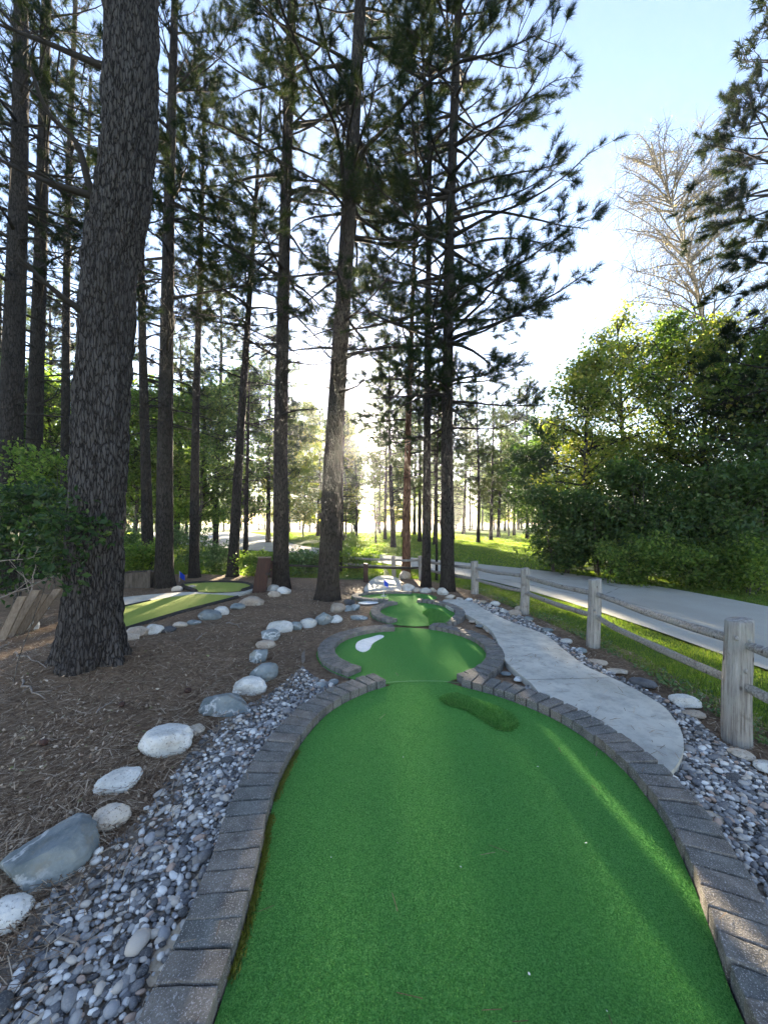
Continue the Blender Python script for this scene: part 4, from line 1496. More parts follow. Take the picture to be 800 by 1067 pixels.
def pine_crown(fx, H, r0, z_first, z_live, blen, seed, whorl=.55, nb=(2, 5), live=1.0, K=110, nl=.135, nw=.006, y0=0., twigs=4.0, az_bias=None, lod_z=13.0, base_len=.55, rt=.03, prof_k=2.5, tp=2.2, e_hi=.30, lvar=(.45, 1.15)):
    rng = np.random.default_rng(seed)
    BP, BR, TP, TR, SP, SR = [], [], [], [], [], []
    tb, td, tl, hi = [], [], [], []
    z = z_first
    while z < H - .2:
        u = (z - z_first) / (H - z_first)
        prof = base_len + (1 - base_len) * min(1, u * prof_k)
        prof *= (1 - u ** tp) ** .7
        for b in range(rng.integers(nb[0], nb[1] + 1)):
            az = rng.uniform(0, 2 * np.pi)
            if az_bias is not None and rng.random() < az_bias[1]:
                az = az_bias[0] + rng.normal(0, .7)
            alive = z > z_live + rng.normal(0, .7)
            L = blen * prof * rng.uniform(*lvar)
            if not alive:
                L *= rng.uniform(.3, 1.0)
            L = max(L, .25)
            n = 8
            t = np.linspace(0, 1, n)
            e0 = rng.uniform(-.18, e_hi) if u < .6 else rng.uniform(.3, .9)
            el = e0 - .55 * t * rng.uniform(.3, 1.2) + (.9 * t ** 2.5 * rng.uniform(.2, 1.2))
            aw = az + np.cumsum(rng.normal(0, .15, n))
            step = L / (n - 1)
            d = np.stack([np.cos(aw) * np.cos(el), np.sin(aw) * np.cos(el), np.sin(el)], -1)
            P = np.vstack([[0, 0, 0], np.cumsum(d[:-1] * step, 0)])
            rad = (.011 + .0095 * L) * (rt / .03)
            P = P + [float(fx(z)), y0, z + rng.uniform(-.12, .12)]
            BP.append(P)
            rr_ = np.linspace(rad, rad * .2, n)
            rr_[0] *= 1.7
            rr_[1] *= 1.08
            BR.append(rr_)
            far = z > lod_z
            m = max(2, int(L * twigs * (1.0 if not far else .5)))
            for k in range(m):
                tt = rng.uniform(.28, 1.0) if alive else rng.uniform(.15, 1.0)
                i = min(int(tt * (n - 1)), n - 2)
                f = tt * (n - 1) - i
                o = P[i] * (1 - f) + P[i + 1] * f
                dd = norm(P[i + 1] - P[i])
                sd = norm(np.cross(dd, [0, 0, 1])) * rng.choice([-1, 1])
                tlen = rng.uniform(.18, .55) * (1.25 - .6 * tt) * (.6 + .18 * L) * 1.6
                dv = norm(dd * rng.uniform(.4, 1.0) + sd * rng.uniform(.3, .95) + [0, 0, rng.uniform(-.15, .4)])
                q = np.linspace(0, 1, 5)[:, None]
                Q = o + dv * tlen * q + np.array([0, 0, 1]) * (tlen * .22 * q ** 2) * rng.uniform(-.6, 1.3) + rng.normal(0, .025, (5, 3)) * q
                TP.append(Q)
                TR.append(np.linspace(.0075, .0028, 5) * (1.4 if far else 1))
                # side twiglets
                for s_ in range(rng.integers(1, 4)):
                    ii = rng.integers(1, 4)
                    dq = norm(norm(Q[-1] - Q[0]) + rng.normal(0, .55, 3) + [0, 0, .2])
                    sl = rng.uniform(.08, .3)
                    Sg = Q[ii] + dq * sl * np.linspace(0, 1, 3)[:, None]
                    SP.append(Sg)
                    SR.append(np.array([.0042, .0032, .0022]))
                    if alive and rng.random() < .75 * live:
                        tb.append(Sg[1])
                        td.append(dq)
                        tl.append(sl * .6 + .03)
                        hi.append(far)
                if alive and rng.random() < live:
                    dq = norm(Q[-1] - Q[-3])
                    tb.append(Q[-2])
                    td.append(dq)
                    tl.append(.22)
                    hi.append(far)
            if alive:
                tb.append(P[-2])
                td.append(norm(P[-1] - P[-2]))
                tl.append(step + .08)
                hi.append(far)
        z += whorl * rng.uniform(.6, 1.4)
    br = tubes(np.array(BP), np.array(BR), 6) + tubes(np.array(TP), np.array(TR), 4) + tubes(np.array(SP), np.array(SR), 3)
    tb, td, tl, hi = np.array(tb), np.array(td), np.array(tl), np.array(hi, bool)
    nd = []
    if (~hi).any():
        nd.append(needle_tris(tb[~hi], td[~hi], tl[~hi], K, nl, nw, rng))
    if hi.any():
        nd.append(needle_tris(tb[hi], td[hi], tl[hi], max(6, K // 8), nl * 1.2, nw * 2.5, rng))
    return br, nd


def pine(label, pts, by, diam, H, z_first, z_live, blen, seed, mat="bark", dtop=None, bark=0.0, res=(60, 18), group="tall pines standing on the mulch bed", **kw):
    X, Y, g = gnd(pts[0][0], by)
    Y += diam * .3
    X = (pts[0][0] - CX) / F_PX * Y
    g = float(gz(X, Y)) if (inside(MULCH, np.array([X]), np.array([Y]))[0]) else -.03
    t = thing("pine_tree", label, "pine tree", (X, Y, g), 0, group)
    fx0 = centreline(pts, Y, H, g)
    fx = lambda z: fx0(np.asarray(z) + g) - X
    flare = kw.pop("flare", .22)
    ex = []
    for k, pl_ in enumerate(kw.pop("extra", [])):
        q = resample(np.array([((a - CX) / F_PX * Y - X, 0.02 * i - .06 * k * i, CAM_H - (b - HY) * Y / F_PX - g) for i, (a, b) in enumerate(pl_)]), .06)
        q = q + .018 * np.stack([fbm(q * 5 + k, 2), fbm(q * 5 + 9 + k, 2), fbm(q * 5 + 20, 2)], -1) * np.linspace(0, 1, len(q))[:, None]
        ex += tubes(q, np.linspace(.034, .012, len(q)) * (1 + .7 * np.exp(-np.arange(len(q)) / 4.0)), 8)
        for j in range(6):
            i = int(len(q) * (.35 + .1 * j)) - 1
            dv = norm(np.array([-.7, (-1) ** j * .7, .25 + .3 * math.sin(j * 2.1 + k)])) * (.35 + .1 * (j % 3))
            ex += tubes(q[i] + dv * np.linspace(0, 1, 5)[:, None] + np.array([0, 0, -.08]) * np.linspace(0, 1, 5)[:, None] ** 2, np.linspace(.009, .003, 5), 5)
    obj("trunk", trunk_mesh(fx, H, diam / 2, dtop / 2 if dtop else diam * .09, 0, res[0], res[1], flare, seed, bark), M[mat], t)
    br, nd = pine_crown(fx, H, diam / 2, z_first, z_live, blen, seed, **kw)
    obj("branches", br + ex, M["twig"], t)
    obj("crown", nd, M["needles"], t, False)
    return t


# the big one
pine("massive rough-barked pine with a bend in its trunk, the thickest and nearest tree", [(91, 695), (97, 560), (104, 400), (113, 280), (126, 205), (135, 140), (137, 60), (138, 0)], 697, .52, 13, 7.3, 7.9, 3.0, 1, "bark_big", .45, .030, (520, 170), flare=.30, extra=[[(134, 76), (104, 66), (70, 50), (30, 32), (-10, 15)], [(124, 216), (94, 206), (60, 198), (25, 184), (-12, 170)], [(122, 226), (103, 205), (97, 170), (78, 150), (70, 118)], [(110, 342), (94, 330), (80, 318), (66, 300)]], whorl=1.0, nb=(1, 2), lod_z=9, K=30, rt=.04, az_bias=(3.3, 1.0))
pine("straight pine right of the massive one, at the back of the lime green lane", [(170, 612), (172, 480), (176, 300), (182, 0)], 613, .40, 15.5, 3.8, 7.2, 2.6, 2, dtop=.12, K=125)
pine("darker pine just left of the straight one, half hidden by the massive trunk", [(155, 598), (153, 480), (149, 330), (146, 200)], 599, .33, 15, 4.2, 6.5, 2.4, 3, dtop=.08)
pine("thin pine with a short tufted crown, third right of the massive trunk", [(203, 601), (205, 420), (209, 250), (212, 120)], 602, .27, 14.2, 4.2, 8.6, 1.9, 4, dtop=.05, K=120, twigs=5, lod_z=99, whorl=.42)
pine("pine that leans right, with a loose crown, left of the slanted brown post", [(243, 600), (250, 460), (258, 330), (268, 180)], 601, .30, 13.6, 4.2, 6.8, 2.3, 5, dtop=.05, K=125, twigs=4.5, lod_z=99)
pine("straight dark pine beside the slanted brown post", [(293, 613), (292, 450), (296, 250), (305, 0)], 614, .36, 16, 4.0, 7.0, 3.0, 6, dtop=.16, nb=(3, 5), K=125)
pine("tall pine leaning right in the middle of the bed, ringed by stones at its foot", [(341, 625), (346, 480), (357, 320), (367, 160), (376, 0)], 626, .42, 16, 4.2, 6.4, 3.6, 7, dtop=.16, nb=(3, 5), K=125)
pine("reddish pine directly behind the flag pad", [(423, 600), (425, 450), (430, 300)], 601, .25, 12.5, 3.5, 4.2, 2.4, 8, "bark_orange", dtop=.05, live=1.0, K=115, lod_z=99)
pine("slimmer of the pair of right-hand pines, straight and pale", [(444, 611), (445, 400), (447, 200)], 612, .22, 16, 4.8, 6.0, 2.2, 9, dtop=.06, K=115)
pine("thicker of the pair of right-hand pines, carrying the broad dense crown above the fence", [(466, 615), (465, 450), (468, 250), (478, 0)], 616, .31, 17, 3.6, 4.2, 3.7, 10, dtop=.13, nb=(4, 6), live=1.0, K=125, nl=.15, nw=.0055, whorl=.46, twigs=4.2, base_len=.6, prof_k=5, tp=1.25, e_hi=.12, lvar=(.6, 1.05))
# left edge group
GL_ = "pines at the left edge of the bed"
pine("leftmost pine, thick and dark at the picture edge", [(12, 612), (13, 400), (20, 100), (22, 0)], 616, .50, 16, 2.8, 7.5, 2.6, 11, dtop=.2, group=GL_)
pine("second pine from the left picture edge", [(33, 603), (36, 400), (46, 150), (51, 0)], 604, .40, 20, 3.2, 8, 2.6, 12, dtop=.15, group=GL_)
pine("third pine from the left picture edge, just left of the massive trunk", [(66, 590), (68, 400), (74, 150), (78, 0)], 591, .31, 20, 4, 9, 2.4, 13, dtop=.12, group=GL_)
pine("thinnest pine left of the massive trunk", [(84, 582), (86, 400), (92, 150), (96, 0)], 583, .26, 20, 5, 9, 2.2, 14, dtop=.1, group=GL_)
# thin dark stems
def stem(label, pts, by, d, H, seed):
    X, Y, g = gnd(pts[0][0], by)
    fx0 = centreline(pts, Y, H, -.03)
    t = thing("dead_tree", label, "dead tree", (X, Y, -.03), 0)
    fx = lambda z: fx0(np.asarray(z) - .03) - X
    obj("trunk", trunk_mesh(fx, H, d / 2, d * .12, 0, 40, 10, .15, seed), M["bark"], t)
    br, _ = pine_crown(fx, H, d / 2, 1.6, 99, 1.6, seed, whorl=.35, nb=(2, 4))
    obj("branches", br, M["twig"], t)


stem("slim bare dark stem between two pines left of the slanted brown post", [(255, 588), (257, 500), (259, 430)], 590, .2, 6.5, 1)
stem("very thin bare stem between the pair of right-hand pines", [(455, 604), (455, 500), (457, 400)], 605, .075, 6, 2)
stem("bare stem just behind the leaning central pine", [(354, 594), (356, 520), (357, 440)], 596, .14, 7, 3)


# ------------------------------------------------------------------ broadleaf trees
def leaf_quads(C, size, rng, up=.6, asp=(.45, .75)):
    n = len(C)
    nz = norm(rng.normal(0, 1, (n, 3)) + [0, 0, up])
    u = norm(np.cross(nz, rng.normal(0, 1, (n, 3))))
    v = np.cross(nz, u)
    s = size * rng.uniform(.4, 1.55, (n, 1)) * .5
    a = rng.uniform(asp[0], asp[1], (n, 1))
    fold = nz * s * .25
    V = np.stack([C - u * s, C + v * s * a + fold, C + u * s, C - v * s * a + fold], 1).reshape(-1, 3)
    return (V, np.arange(4 * n).reshape(-1, 4))


def broadleaf(H, rad, z0, nlimb, clumps, per, lsize, seed, spread=.22, r0=.12, stems=1, lean=0, top_pow=1.0, sparse=.75, twig=1.0):
    rng = np.random.default_rng(seed)
    tr, lb, C = [], [], []
    axes = []
    for s_ in range(stems):
        n = 14
        t = np.linspace(0, 1, n)
        a = rng.uniform(0, 2 * np.pi)
        off = (rng.uniform(.1, .5) * rad if stems > 1 else .04 * H)
        w = np.cumsum(rng.normal(0, .018 * H / 5, (n, 2)), 0)
        hh = H * (rng.uniform(.7, 1.0) if s_ else 1.0)
        A = np.column_stack([math.cos(a) * off * t + w[:, 0] + lean * t * H, math.sin(a) * off * t + w[:, 1], t * hh * .95])
        A[0, :2] *= 0
        if stems > 1:
            A[:, :2] += np.array([math.cos(a), math.sin(a)]) * rad * rng.uniform(.05, .25)
        A[0, 2] = -.1
        axes.append(A)
        tr += tubes(A, np.linspace(r0, r0 * .15, n) * (1 if s_ == 0 else .7), 10)
    P2, R2_ = [], []
    for k in range(nlimb):
        A = axes[rng.integers(stems)]
        u = rng.uniform(0, 1)
        zz_ = z0 + (H * .92 - z0) * u
        i = np.searchsorted(A[:, 2], zz_).clip(1, len(A) - 1)
        o = A[i - 1] + (A[i] - A[i - 1]) * np.clip((zz_ - A[i - 1, 2]) / (A[i, 2] - A[i - 1, 2] + 1e-6), 0, 1)
        uu = (zz_ - z0) / (H - z0)
        prof = math.sin(math.pi * (uu * .8 + .2) ** top_pow) ** .7
        L = rad * max(prof, .15) * rng.uniform(.6, 1.15)
        az = rng.uniform(0, 2 * np.pi)
        el = rng.uniform(.1, .8) + .4 * uu
        n = 7
        t = np.linspace(0, 1, n)
        aw = az + np.cumsum(rng.normal(0, .14, n))
        ew = el - .35 * t + rng.normal(0, .1, n)
        d = np.stack([np.cos(aw) * np.cos(ew), np.sin(aw) * np.cos(ew), np.sin(ew)], -1) * L / (n - 1)
        P = o + np.vstack([[0, 0, 0], np.cumsum(d[:-1], 0)])
        P2.append(P)
        R2_.append(np.linspace(r0 * .32, r0 * .05, n) * (.5 + .5 * twig))
        m = max(1, int(clumps / nlimb))
        for c in range(m):
            tt = rng.uniform(.3, 1.0)
            j = min(int(tt * (n - 1)), n - 2)
            q = P[j] + (P[j + 1] - P[j]) * (tt * (n - 1) - j)
            e = q + norm(rng.normal(0, 1, 3) + [0, 0, .25]) * L * rng.uniform(.1, .36)
            lb.append(np.array([q, (q + e) / 2 + rng.normal(0, .03, 3), e]))
            if rng.random() < sparse:
                nn = int(per * rng.uniform(.4, 1.5))
                C.append(e + rng.normal(0, spread, (nn, 3)) * [1, 1, .6] * rng.uniform(.6, 1.3))
    limbs = tubes(np.array(P2), np.array(R2_), 6) + tubes(np.array(lb), np.tile(np.array([[.012, .008, .004]]) * (H / 8) * twig, (len(lb), 1)), 4)
    C = np.vstack(C)
    C[:, 2] = np.maximum(C[:, 2], .03)
    return tr, limbs, leaf_quads(C, lsize, rng)


def make_broadleaf(name, cat, label, loc, mats, args, rotz=0, group=None, **kw):
    tr, lb, lv = broadleaf(*args, **kw)
    t = thing(name, label, cat, loc, rotz, group)
    obj("trunk" if name != "leafy_shrub" else "stems", tr, M[mats[0]], t)
    obj("branches", lb, M[mats[1]], t)
    obj("crown", [lv], M[mats[2]], t, False)
    return t


def at(px, Y):
    return ((px - CX) / F_PX * Y, Y, -.03)


GT = "broadleaf trees beyond the road on the right"
rt = []
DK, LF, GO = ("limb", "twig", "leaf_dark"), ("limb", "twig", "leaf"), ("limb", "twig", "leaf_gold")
for px_, Y_, mm, h_, r_, z0_, sd_, lb_ in (
        (603, 12.9, GO, 7.6, 1.75, .9, 51, "slender broadleaf tree at the left end of the right-hand thicket"),
        (650, 14.6, GO, 9.6, 2.2, 1.2, 52, "yellow-topped tree rising behind the thicket, just right of its left end"),
        (694, 13.4, LF, 9.0, 2.2, 1.0, 53, "full green tree in the middle of the right-hand thicket"),
        (738, 12.4, GO, 8.4, 2.2, 1.0, 54, "sunlit yellow-green tree below the pale leafless-looking tree"),
        (785, 11.2, LF, 6.9, 2.3, .7, 56, "green tree crowding the dark right-edge pine from its left"),
        (862, 12.6, GO, 11.5, 2.5, 1.5, 57, "tall sunlit tree behind the right-edge pine, cut by the picture edge"),
        (835, 9.9, DK, 6.4, 2.4, .6, 55, "dark green tree at the right picture edge above the road")):
    rt.append(make_broadleaf("broadleaf_tree", "tree", lb_, at(px_, Y_), mm, (h_, r_, z0_, 60, 720, 28, .105, sd_), group=GT, spread=.24, top_pow=.85))
GS = "dark shrubs along the road's far side"
shr = [(584, 11.6, 2.7, 1.05, "rounded dark shrub at the left end of the thicket, next to the sunlit field", 61), (628, 11.3, 2.2, 1.3, "dark shrub second from the left end of the thicket", 62), (676, 10.5, 3.2, 1.3, "tall dark shrub in the middle of the thicket behind the road", 63), (735, 9.8, 2.2, 1.4, "dark shrub right of the thicket's middle, above the second fence rail", 64), (795, 9.1, 3.0, 1.4, "deep-shaded shrub at the right picture edge behind the road", 65)]
for px_, Y_, h_, r_, lb_, sd_ in shr:
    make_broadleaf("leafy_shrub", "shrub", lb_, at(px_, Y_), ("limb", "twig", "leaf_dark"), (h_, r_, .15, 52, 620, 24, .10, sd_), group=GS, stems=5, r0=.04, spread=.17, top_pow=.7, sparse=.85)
for i, (px_, Y_, h_, lb_) in enumerate(((655, 9.6, .9, "low leafy weed clump at the road's far edge, left of centre of the thicket"), (715, 9.0, .8, "low leafy weed clump at the road's far edge under the middle of the thicket"), (772, 8.2, .9, "low leafy weed clump at the road's far edge near the right picture edge"))):
    make_broadleaf("leafy_shrub", "shrub", lb_, at(px_, Y_), ("limb", "twig", "leaf"), (h_, .9, .05, 36, 260, 26, .07, 70 + i), group="weed clumps under the thicket", stems=4, r0=.015, spread=.13, sparse=.95)
# pale tree with sparse leaves
tr, lb, lv = broadleaf(17.3, 3.7, 5.5, 130, 6200, 3, .05, 81, spread=.10, r0=.15, lean=-.21, top_pow=.8, twig=.35)
t = thing("pale_tree", "tall pale tree with white bark and hardly any leaves above the right-hand thicket", "tree", at(800, 14.5))
obj("trunk", tr, M["birch_bark"], t)
obj("branches", lb, M["branch_pale"], t)
obj("crown", [lv], M["leaf_birch"], t, False)
# right-edge pine
pine("dark pine with clumped needles at the right picture edge, above the thicket", [(818, 605), (812, 350), (806, 100)], 606, .30, 15.5, 3.4, 4.0, 2.2, 21, dtop=.08, group="pines beyond the road", K=130, nl=.17, nw=.011, whorl=.5, base_len=.8, az_bias=(math.pi, .2), prof_k=4)

# left undergrowth
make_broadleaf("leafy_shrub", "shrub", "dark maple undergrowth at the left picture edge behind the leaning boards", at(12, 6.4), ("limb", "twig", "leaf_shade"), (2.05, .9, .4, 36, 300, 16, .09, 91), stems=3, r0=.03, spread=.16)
make_broadleaf("leafy_shrub", "shrub", "bright-leaved sapling between the left pines and the massive trunk", at(42, 8.2), LF, (3.2, .9, .7, 34, 260, 22, .085, 92), stems=2, r0=.03, spread=.16)
tr, lb, lv = broadleaf(1.5, .55, .8, 22, 110, 11, .055, 93, spread=.08, r0=.0045, lean=.26)
X, Y, g = gnd(12, 712)
t = thing("maple_sapling", "slender maple sapling whose green leaves reach across the massive trunk", "sapling", (X, Y, g))
obj("stem", tr, M["limb"], t)
obj("branches", lb, M["twig"], t)
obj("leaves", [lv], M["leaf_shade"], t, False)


def stick(label, a, b, r, seed):
    rng = np.random.default_rng(seed)
    a, b = np.array(a), np.array(b)
    q = np.linspace(0, 1, 10)[:, None]
    P = a + (b - a) * q + rng.normal(0, .012, (10, 3))
    ch = tubes(P, np.linspace(r, r * .45, 10), 6, True)
    for k in range(3):
        i = rng.integers(3, 9)
        d = norm(norm(b - a) + rng.normal(0, .6, 3)) * rng.uniform(.15, .4)
        ch += tubes(P[i] + d * np.linspace(0, 1, 4)[:, None], np.linspace(r * .45, r * .2, 4), 5)
    c = P[0].copy()
    tag(obj("dead_branch", local(ch, c), M["twig_grey"], None, True, tuple(c)), label, "dead branch", "bare grey branches at the left edge")


stick("bare grey branch standing up among the leaning boards at the left", (-4.95, 5.3, .02), (-4.72, 5.25, 1.15), .014, 1)
stick("long grey branch slanting up from the leaning boards", (-5.5, 5.1, .35), (-4.45, 5.45, .82), .013, 2)
stick("upper level grey branch at the left picture edge", (-5.6, 5.2, .98), (-4.65, 5.2, 1.02), .011, 3)

# mid-distance broadleaf trees and shrubs at the left
GM = "broadleaf trees behind the left pines"
mids = [(140, 17, 7.4, 2.6, "bushy green tree between the massive trunk and the straight pine", 101, LF), (205, 19, 8.6, 2.6, "green tree filling the gap right of the straight pine", 102, LF), (258, 24, 12.0, 2.7, "airy green tree right of the leaning pine, its crown against the sky", 103, LF), (300, 34, 12.5, 2.8, "pale sunlit tree between the straight dark pine and the leaning central pine", 104, GO), (60, 19, 9.0, 2.9, "green tree glimpsed left of the massive trunk", 105, LF), (316, 41, 15.0, 2.6, "airy tree filling the gap between the straight dark pine and the leaning central pine", 111, GO), (360, 40, 13.5, 1.5, "slim leafy tree on the field beside the sun, nearer than the others there", 114, GO), (366, 55, 12.5, 1.8, "leafy tree at the back of the field just left of the sun", 112, LF), (412, 58, 10.5, 3.0, "leafy tree at the back of the field just right of the sun", 113, GO), (-20, 15, 8.0, 2.6, "shaded green tree beyond the leftmost pine", 106, DK), (18, 24, 11, 3.2, "tall green tree behind the two leftmost pines", 107, LF), (170, 27, 10.5, 3.2, "far green tree seen past the straight pine's trunk", 108, LF), (530, 44, 12, 4.0, "leafy tree at the back of the field beside the thicket", 109, LF), (560, 26, 8.5, 2.6, "leafy tree touching the thicket's left end from behind", 110, DK)]
for px_, Y_, h_, r_, lb_, sd_, mm in mids:
    make_broadleaf("broadleaf_tree", "tree", lb_, at(px_, Y_), mm, (h_, r_, 1.6, 60, 900, 30, .10 + Y_ * .002, sd_), group=GM, spread=.25, r0=.10)
lows = [(135, 12.5, 1.3, "bright low shrub just right of the massive trunk beyond the planter"), (152, 10.2, .75, "leafy plant growing in the wooden planter"), (228, 12.2, .55, "low shrub behind the rounded turf end"), (270, 11.0, .42, "low leafy plant just behind the slanted brown post"), (318, 11.5, .45, "sunlit weeds between the slanted brown post and the leaning central pine"), (105, 13.5, 1.2, "low shrub hidden partly by the massive trunk"), (195, 13.4, 1.2, "sunlit shrub between the straight pine and the thin tufted pine"), (370, 12.0, .45, "small weeds under the low dark fence")]
for i, (px_, Y_, h_, lb_) in enumerate(lows):
    make_broadleaf("leafy_shrub", "shrub", lb_, at(px_, Y_), ("limb", "twig", "leaf" if i % 2 else "weed"), (h_, .55 + h_ * .35, .05, 30, 170, 22, .075, 120 + i), group="low shrubs behind the left pines", stems=4, r0=.012, spread=.12, sparse=.95)

# ------------------------------------------------------------------ far trees across the field
def far_pine(seed, H, z0, rad):
    rng = np.random.default_rng(seed)
    fx = lambda z: 0 * np.asarray(z) + .12 * np.sin(np.asarray(z) * .2 + seed)
    t = thing("pine_tree", "slender pine with a bare trunk in the row beyond the sunlit field", "pine tree", (0, 0, 0), 0, "pines beyond the sunlit field")
    obj("trunk", trunk_mesh(fx, H, .2, .05, 0, 24, 8, .2, seed), M["bark"], t)
    br, nd = pine_crown(fx, H, .2, z0 * .75, z0, rad, seed, whorl=.62, nb=(3, 6), K=26, nl=.30, nw=.04, twigs=3.2, lod_z=99)
    obj("branches", br, M["twig"], t)
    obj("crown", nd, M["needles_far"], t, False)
    return t


protos = [far_pine(500 + k, 17.5 + k % 3 * 1.0, (9.0, 10.0, 8.0, 10.5)[k], 3.0 + .3 * (k % 2)) for k in range(4)]
bproto = [make_broadleaf("broadleaf_tree", "tree", "leafy tree standing among the pines beyond the sunlit field", (0, 0, 0), LF, (13, 4.2, 2.5, 60, 900, 28, .26, 600 + k), spread=.5, r0=.2, group="leafy trees beyond the sunlit field") for k in range(2)]
rng = np.random.default_rng(77)
spots = []
tries = 0
while len(spots) < 98 and tries < 20000:
    tries += 1
    Y_ = 64 + 42 * rng.random() ** 1.2
    X_ = rng.uniform(-1.0, .62) * Y_ * 1.0
    if any((X_ - a) ** 2 + (Y_ - b) ** 2 < 3.6 ** 2 for a, b, _ in spots):
        continue
    ax = X_ + math.tan(2.7 * math.pi / 180) * Y_
    if -5.4 < ax < -3.2 or -.9 < ax < .4 or (4.5 < ax < 14 and rng.random() < .85):        # narrow rides through the wood that let the low sun in
        continue
    spots.append((X_, Y_, rng.random()))
for ax_, Y_ in ((-1.9, 67), (-1.7, 74), (-2.1, 82)):  # extra pines added to the far row to shade the mulch bed
    spots.append((ax_ - math.tan(2.7 * math.pi / 180) * Y_, Y_, .1))
used = set()
for i, (X_, Y_, q) in enumerate(spots):
    k = rng.integers(4) if (q < .75 or Y_ < 84) else 4 + rng.integers(2)
    src = protos[k] if k < 4 else bproto[k - 4]
    if k not in used:
        used.add(k)
        src.location = (X_, Y_, -.05)
        src.rotation_euler = (0, 0, rng.uniform(0, 6.28))
    else:
        dup(src, (X_, Y_, -.05), rng.uniform(0, 6.28), rng.uniform(.82, 1.12))
lowtree = 0
while lowtree < 44:
    Y_ = rng.uniform(98, 128)
    X_ = rng.uniform(-1.0, .55) * Y_
    dup(bproto[lowtree % 2], (X_, Y_, -.05), rng.uniform(0, 6.28), rng.uniform(.5, .72), "low leafy tree in the far line at the back of the sunlit field", "low trees in the far line")
    lowtree += 1

# pines between the bed and the far row, each built with finer needles
def mid_pine(seed, H, z0, rad):
    t = far_pine(seed, 4, 3, .3)
    for ch in list(t.children):
        bpy.data.objects.remove(ch)
    fx = lambda z: 0 * np.asarray(z) + .15 * np.sin(np.asarray(z) * .25 + seed)
    obj("trunk", trunk_mesh(fx, H, .17, .04, 0, 30, 10, .2, seed), M["bark"], t)
    br, nd = pine_crown(fx, H, .17, z0 * .6, z0, rad, seed, whorl=.45, nb=(3, 6), K=46, nl=.19, nw=.016, twigs=4, lod_z=99)
    obj("branches", br, M["twig"], t)
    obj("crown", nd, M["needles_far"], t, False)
    return t


GP = "pines between the bed and the far row"
mp_ = [mid_pine(701, 14, 4.5, 2.3), mid_pine(702, 16, 6.0, 2.6), mid_pine(703, 12, 3.0, 2.2)]
MID = [(0, 118, 20, 1.0, "pine with a full crown behind the massive trunk's right edge"), (1, 228, 21, .95, "pine rising between the thin tufted pine and the leaning one"), (2, 186, 25, 1.15, "pine behind the straight pine, crown level with its lower branches"),
       (1, 291, 28, 1.0, "pine standing straight behind the straight dark pine beside the slanted brown post"), (2, 391, 29, .47, "small pine directly under the low sun"), (2, 408, 24, 1.05, "short dense pine just right of the sun, left of the reddish pine"),
       (0, 358, 33, .78, "nearer pine close to the right side of the leaning central pine's trunk"), (1, 402, 35, .95, "taller pine just right of the sun in the back of the field"), (2, 421, 41, 1.2, "bushy pine low behind the reddish pine"), (0, 452, 27, .9, "pine between the slim pale pine and the thicker one, farther back"), (0, 334, 52, 1.15, "pine far behind the leaning central pine, just clear of its left side"), (1, 396, 54, 1.0, "pine at the back of the field a little right of the sun"), (2, 432, 50, 1.4, "broad pine at the back of the field behind the reddish pine"), (0, 461, 47, 1.1, "pine at the back of the field between the pair of right-hand pines"), (2, 484, 52, 1.5, "broad pine at the back of the field right of the pair of pines"), (2, 512, 33, 1.0, "dark pine on the field halfway between the pair of pines and the thicket"), (0, 549, 37, 1.1, "pine beside the thicket's left end, standing back on the field"), (2, 332, 44, 1.2, "pine at the back of the field left of the leaning central pine"), (1, 437, 31, 1.0, "pine behind the reddish pine and the slim pale one"), (0, 497, 30, .9, "pine standing on the field right of the pair of pines"), (2, 520, 40, 1.15, "pine at the back of the field left of the bluish one"),
       (1, 536, 46, 1.1, "bluish pine with a visible trunk in front of the far row, left of the thicket"), (2, 5, 18, 1.1, "pine behind the leftmost dark pine"), (0, 52, 23, 1.1, "pine between the second and third pines from the left edge"),
       (2, 280, 30, 1.2, "pine behind the straight dark pine's left side"), (0, 371, 46, .8, "distant thin pine between the leaning central pine and the sun, farther than its neighbour"), (1, 470, 36, 1.0, "pine right behind the thicker right-hand pine"), (0, 580, 24, .62, "small pine behind the left end of the thicket")]
seen_mid = set()
for k, px_, Y_, sc_, lb_ in MID:
    x_, y_, z_ = at(px_, Y_)
    if k not in seen_mid:
        seen_mid.add(k)
        o_ = mp_[k]
        o_.location, o_.scale = (x_, y_, z_), (sc_,) * 3
        o_["label"], o_["group"] = lb_, GP
    else:
        dup(mp_[k], (x_, y_, z_), px_ * .7, sc_, lb_, GP)
dup(bproto[1], (-17, 33, -.05), .9, .6, "leafy tree on the left side of the road bend", "leafy trees beyond the sunlit field")

# ------------------------------------------------------------------ air
def haze_box():
    V, Fc = box((-5, 60, 14.2), (330, 190, 31.4))
    t = NT("haze air")
    v = t.n("VolumePrincipled")
    v.inputs["Color"].default_value = (.92, .95, 1, 1)
    v.inputs["Density"].default_value = HAZE
    v.inputs["Anisotropy"].default_value = .72
    t.l(v.outputs[0], t.out.inputs["Volume"])
    o = obj("haze", [(V, Fc)], t.m, None, False)
    kind(o, "stuff")


HAZE = .0007
if HAZE > 0:
    haze_box()

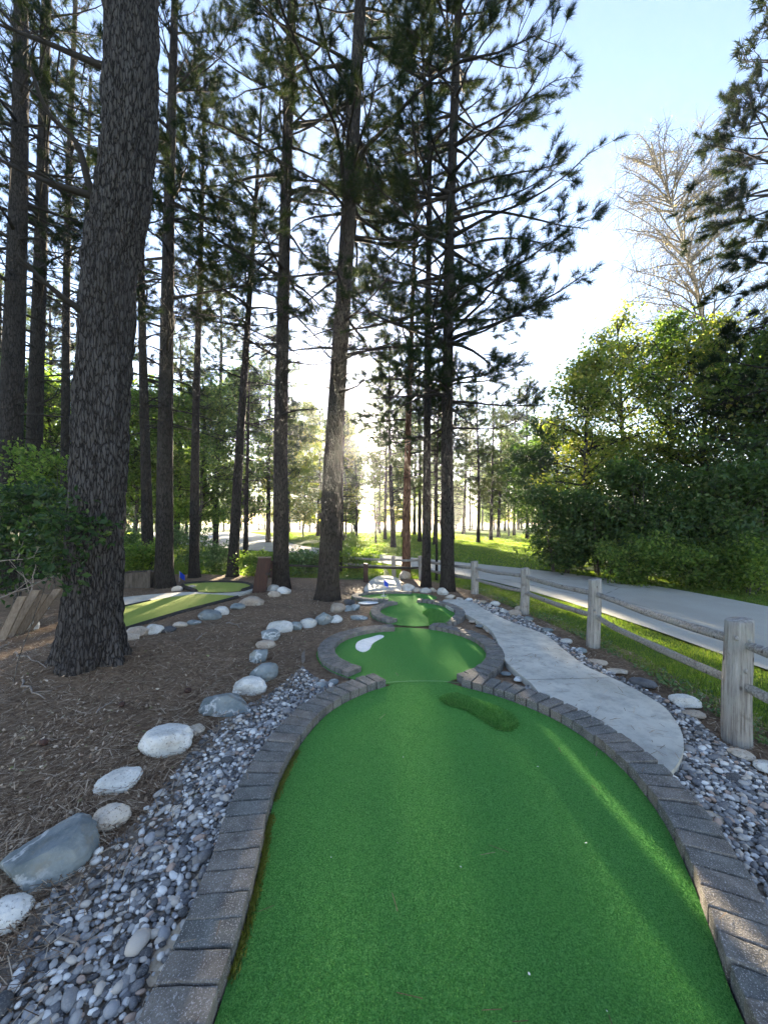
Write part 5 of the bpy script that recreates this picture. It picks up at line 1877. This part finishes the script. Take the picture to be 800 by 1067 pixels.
# ------------------------------------------------------------------ light, sky, camera
w = bpy.data.worlds.new("World")
scene.world = w
w.use_nodes = True
nt = w.node_tree
nt.nodes.clear()
out = nt.nodes.new("ShaderNodeOutputWorld")
bg = nt.nodes.new("ShaderNodeBackground")
sky = nt.nodes.new("ShaderNodeTexSky")
sky.sky_type = "NISHITA"
sky.sun_disc = False
sky.sun_elevation = SUN_EL
sky.sun_rotation = SUN_AZ
sky.air_density = 1.0
sky.dust_density = 0.05
sky.ozone_density = 1.5
bg.inputs["Strength"].default_value = .055
wb = nt.nodes.new("ShaderNodeMix")
wb.data_type, wb.blend_type = "RGBA", "MULTIPLY"
wb.inputs[0].default_value = 1.0
wb.inputs[7].default_value = (1.06, .925, .95, 1)
nt.links.new(sky.outputs[0], wb.inputs[6])
nt.links.new(wb.outputs[2], bg.inputs["Color"])
# the sun's own disc and aureole, so that the sun can be seen in the sky
tc = nt.nodes.new("ShaderNodeTexCoord")
dot = nt.nodes.new("ShaderNodeVectorMath")
dot.operation = "DOT_PRODUCT"
dot.inputs[1].default_value = tuple(SUN_DIR)
nt.links.new(tc.outputs["Generated"], dot.inputs[0])


def wm(op, a, b):
    nd = nt.nodes.new("ShaderNodeMath")
    nd.operation = op
    for s, v in ((nd.inputs[0], a), (nd.inputs[1], b)):
        if hasattr(v, "links"):
            nt.links.new(v, s)
        else:
            s.default_value = v
    return nd.outputs[0]


om = wm("SUBTRACT", 1.0, dot.outputs["Value"])
g1 = wm("MULTIPLY", wm("EXPONENT", wm("MULTIPLY", om, -6000.0), 0), 25.0)
g2 = wm("MULTIPLY", wm("EXPONENT", wm("MULTIPLY", om, -260.0), 0), .35)
bg2 = nt.nodes.new("ShaderNodeBackground")
bg2.inputs["Color"].default_value = (1, .82, .55, 1)
nt.links.new(wm("ADD", g1, g2), bg2.inputs["Strength"])
ad = nt.nodes.new("ShaderNodeAddShader")
nt.links.new(bg.outputs[0], ad.inputs[0])
nt.links.new(bg2.outputs[0], ad.inputs[1])
nt.links.new(ad.outputs[0], out.inputs["Surface"])

sl = bpy.data.lights.new("sun", "SUN")
sl.energy = 5.0
sl.angle = R(.53)
sl.color = (1, .84, .60)
so = bpy.data.objects.new("sun", sl)
COL.objects.link(so)
so.rotation_euler = Vector(tuple(-SUN_DIR)).to_track_quat("-Z", "Y").to_euler()

cam = bpy.data.cameras.new("camera")
co = bpy.data.objects.new("camera", cam)
COL.objects.link(co)
cam.sensor_fit = "VERTICAL"
cam.sensor_height = 24
cam.lens = 24 * F_PX / 1067
cam.shift_y = (HY - 533.5) / 1067
cam.clip_start = .05
cam.clip_end = 3000
co.location = (0, 0, CAM_H)
co.rotation_euler = (R(90), 0, 0)
scene.camera = co

scene.view_settings.view_transform = "Standard"
scene.view_settings.look = "None"
scene.view_settings.exposure = 3.6
scene.view_settings.gamma = 1.0
scene.view_settings.use_curve_mapping = False
c = scene.cycles
c.use_denoising = True
try:
    c.denoiser = "OPENIMAGEDENOISE"
except Exception:
    pass
c.max_bounces = 6
c.diffuse_bounces = 3
c.glossy_bounces = 2
c.transmission_bounces = 4
c.transparent_max_bounces = 4
c.volume_bounces = 0
c.sample_clamp_indirect = 4.0
c.use_adaptive_sampling = True
c.adaptive_threshold = .02
c.caustics_reflective = False
c.caustics_refractive = False
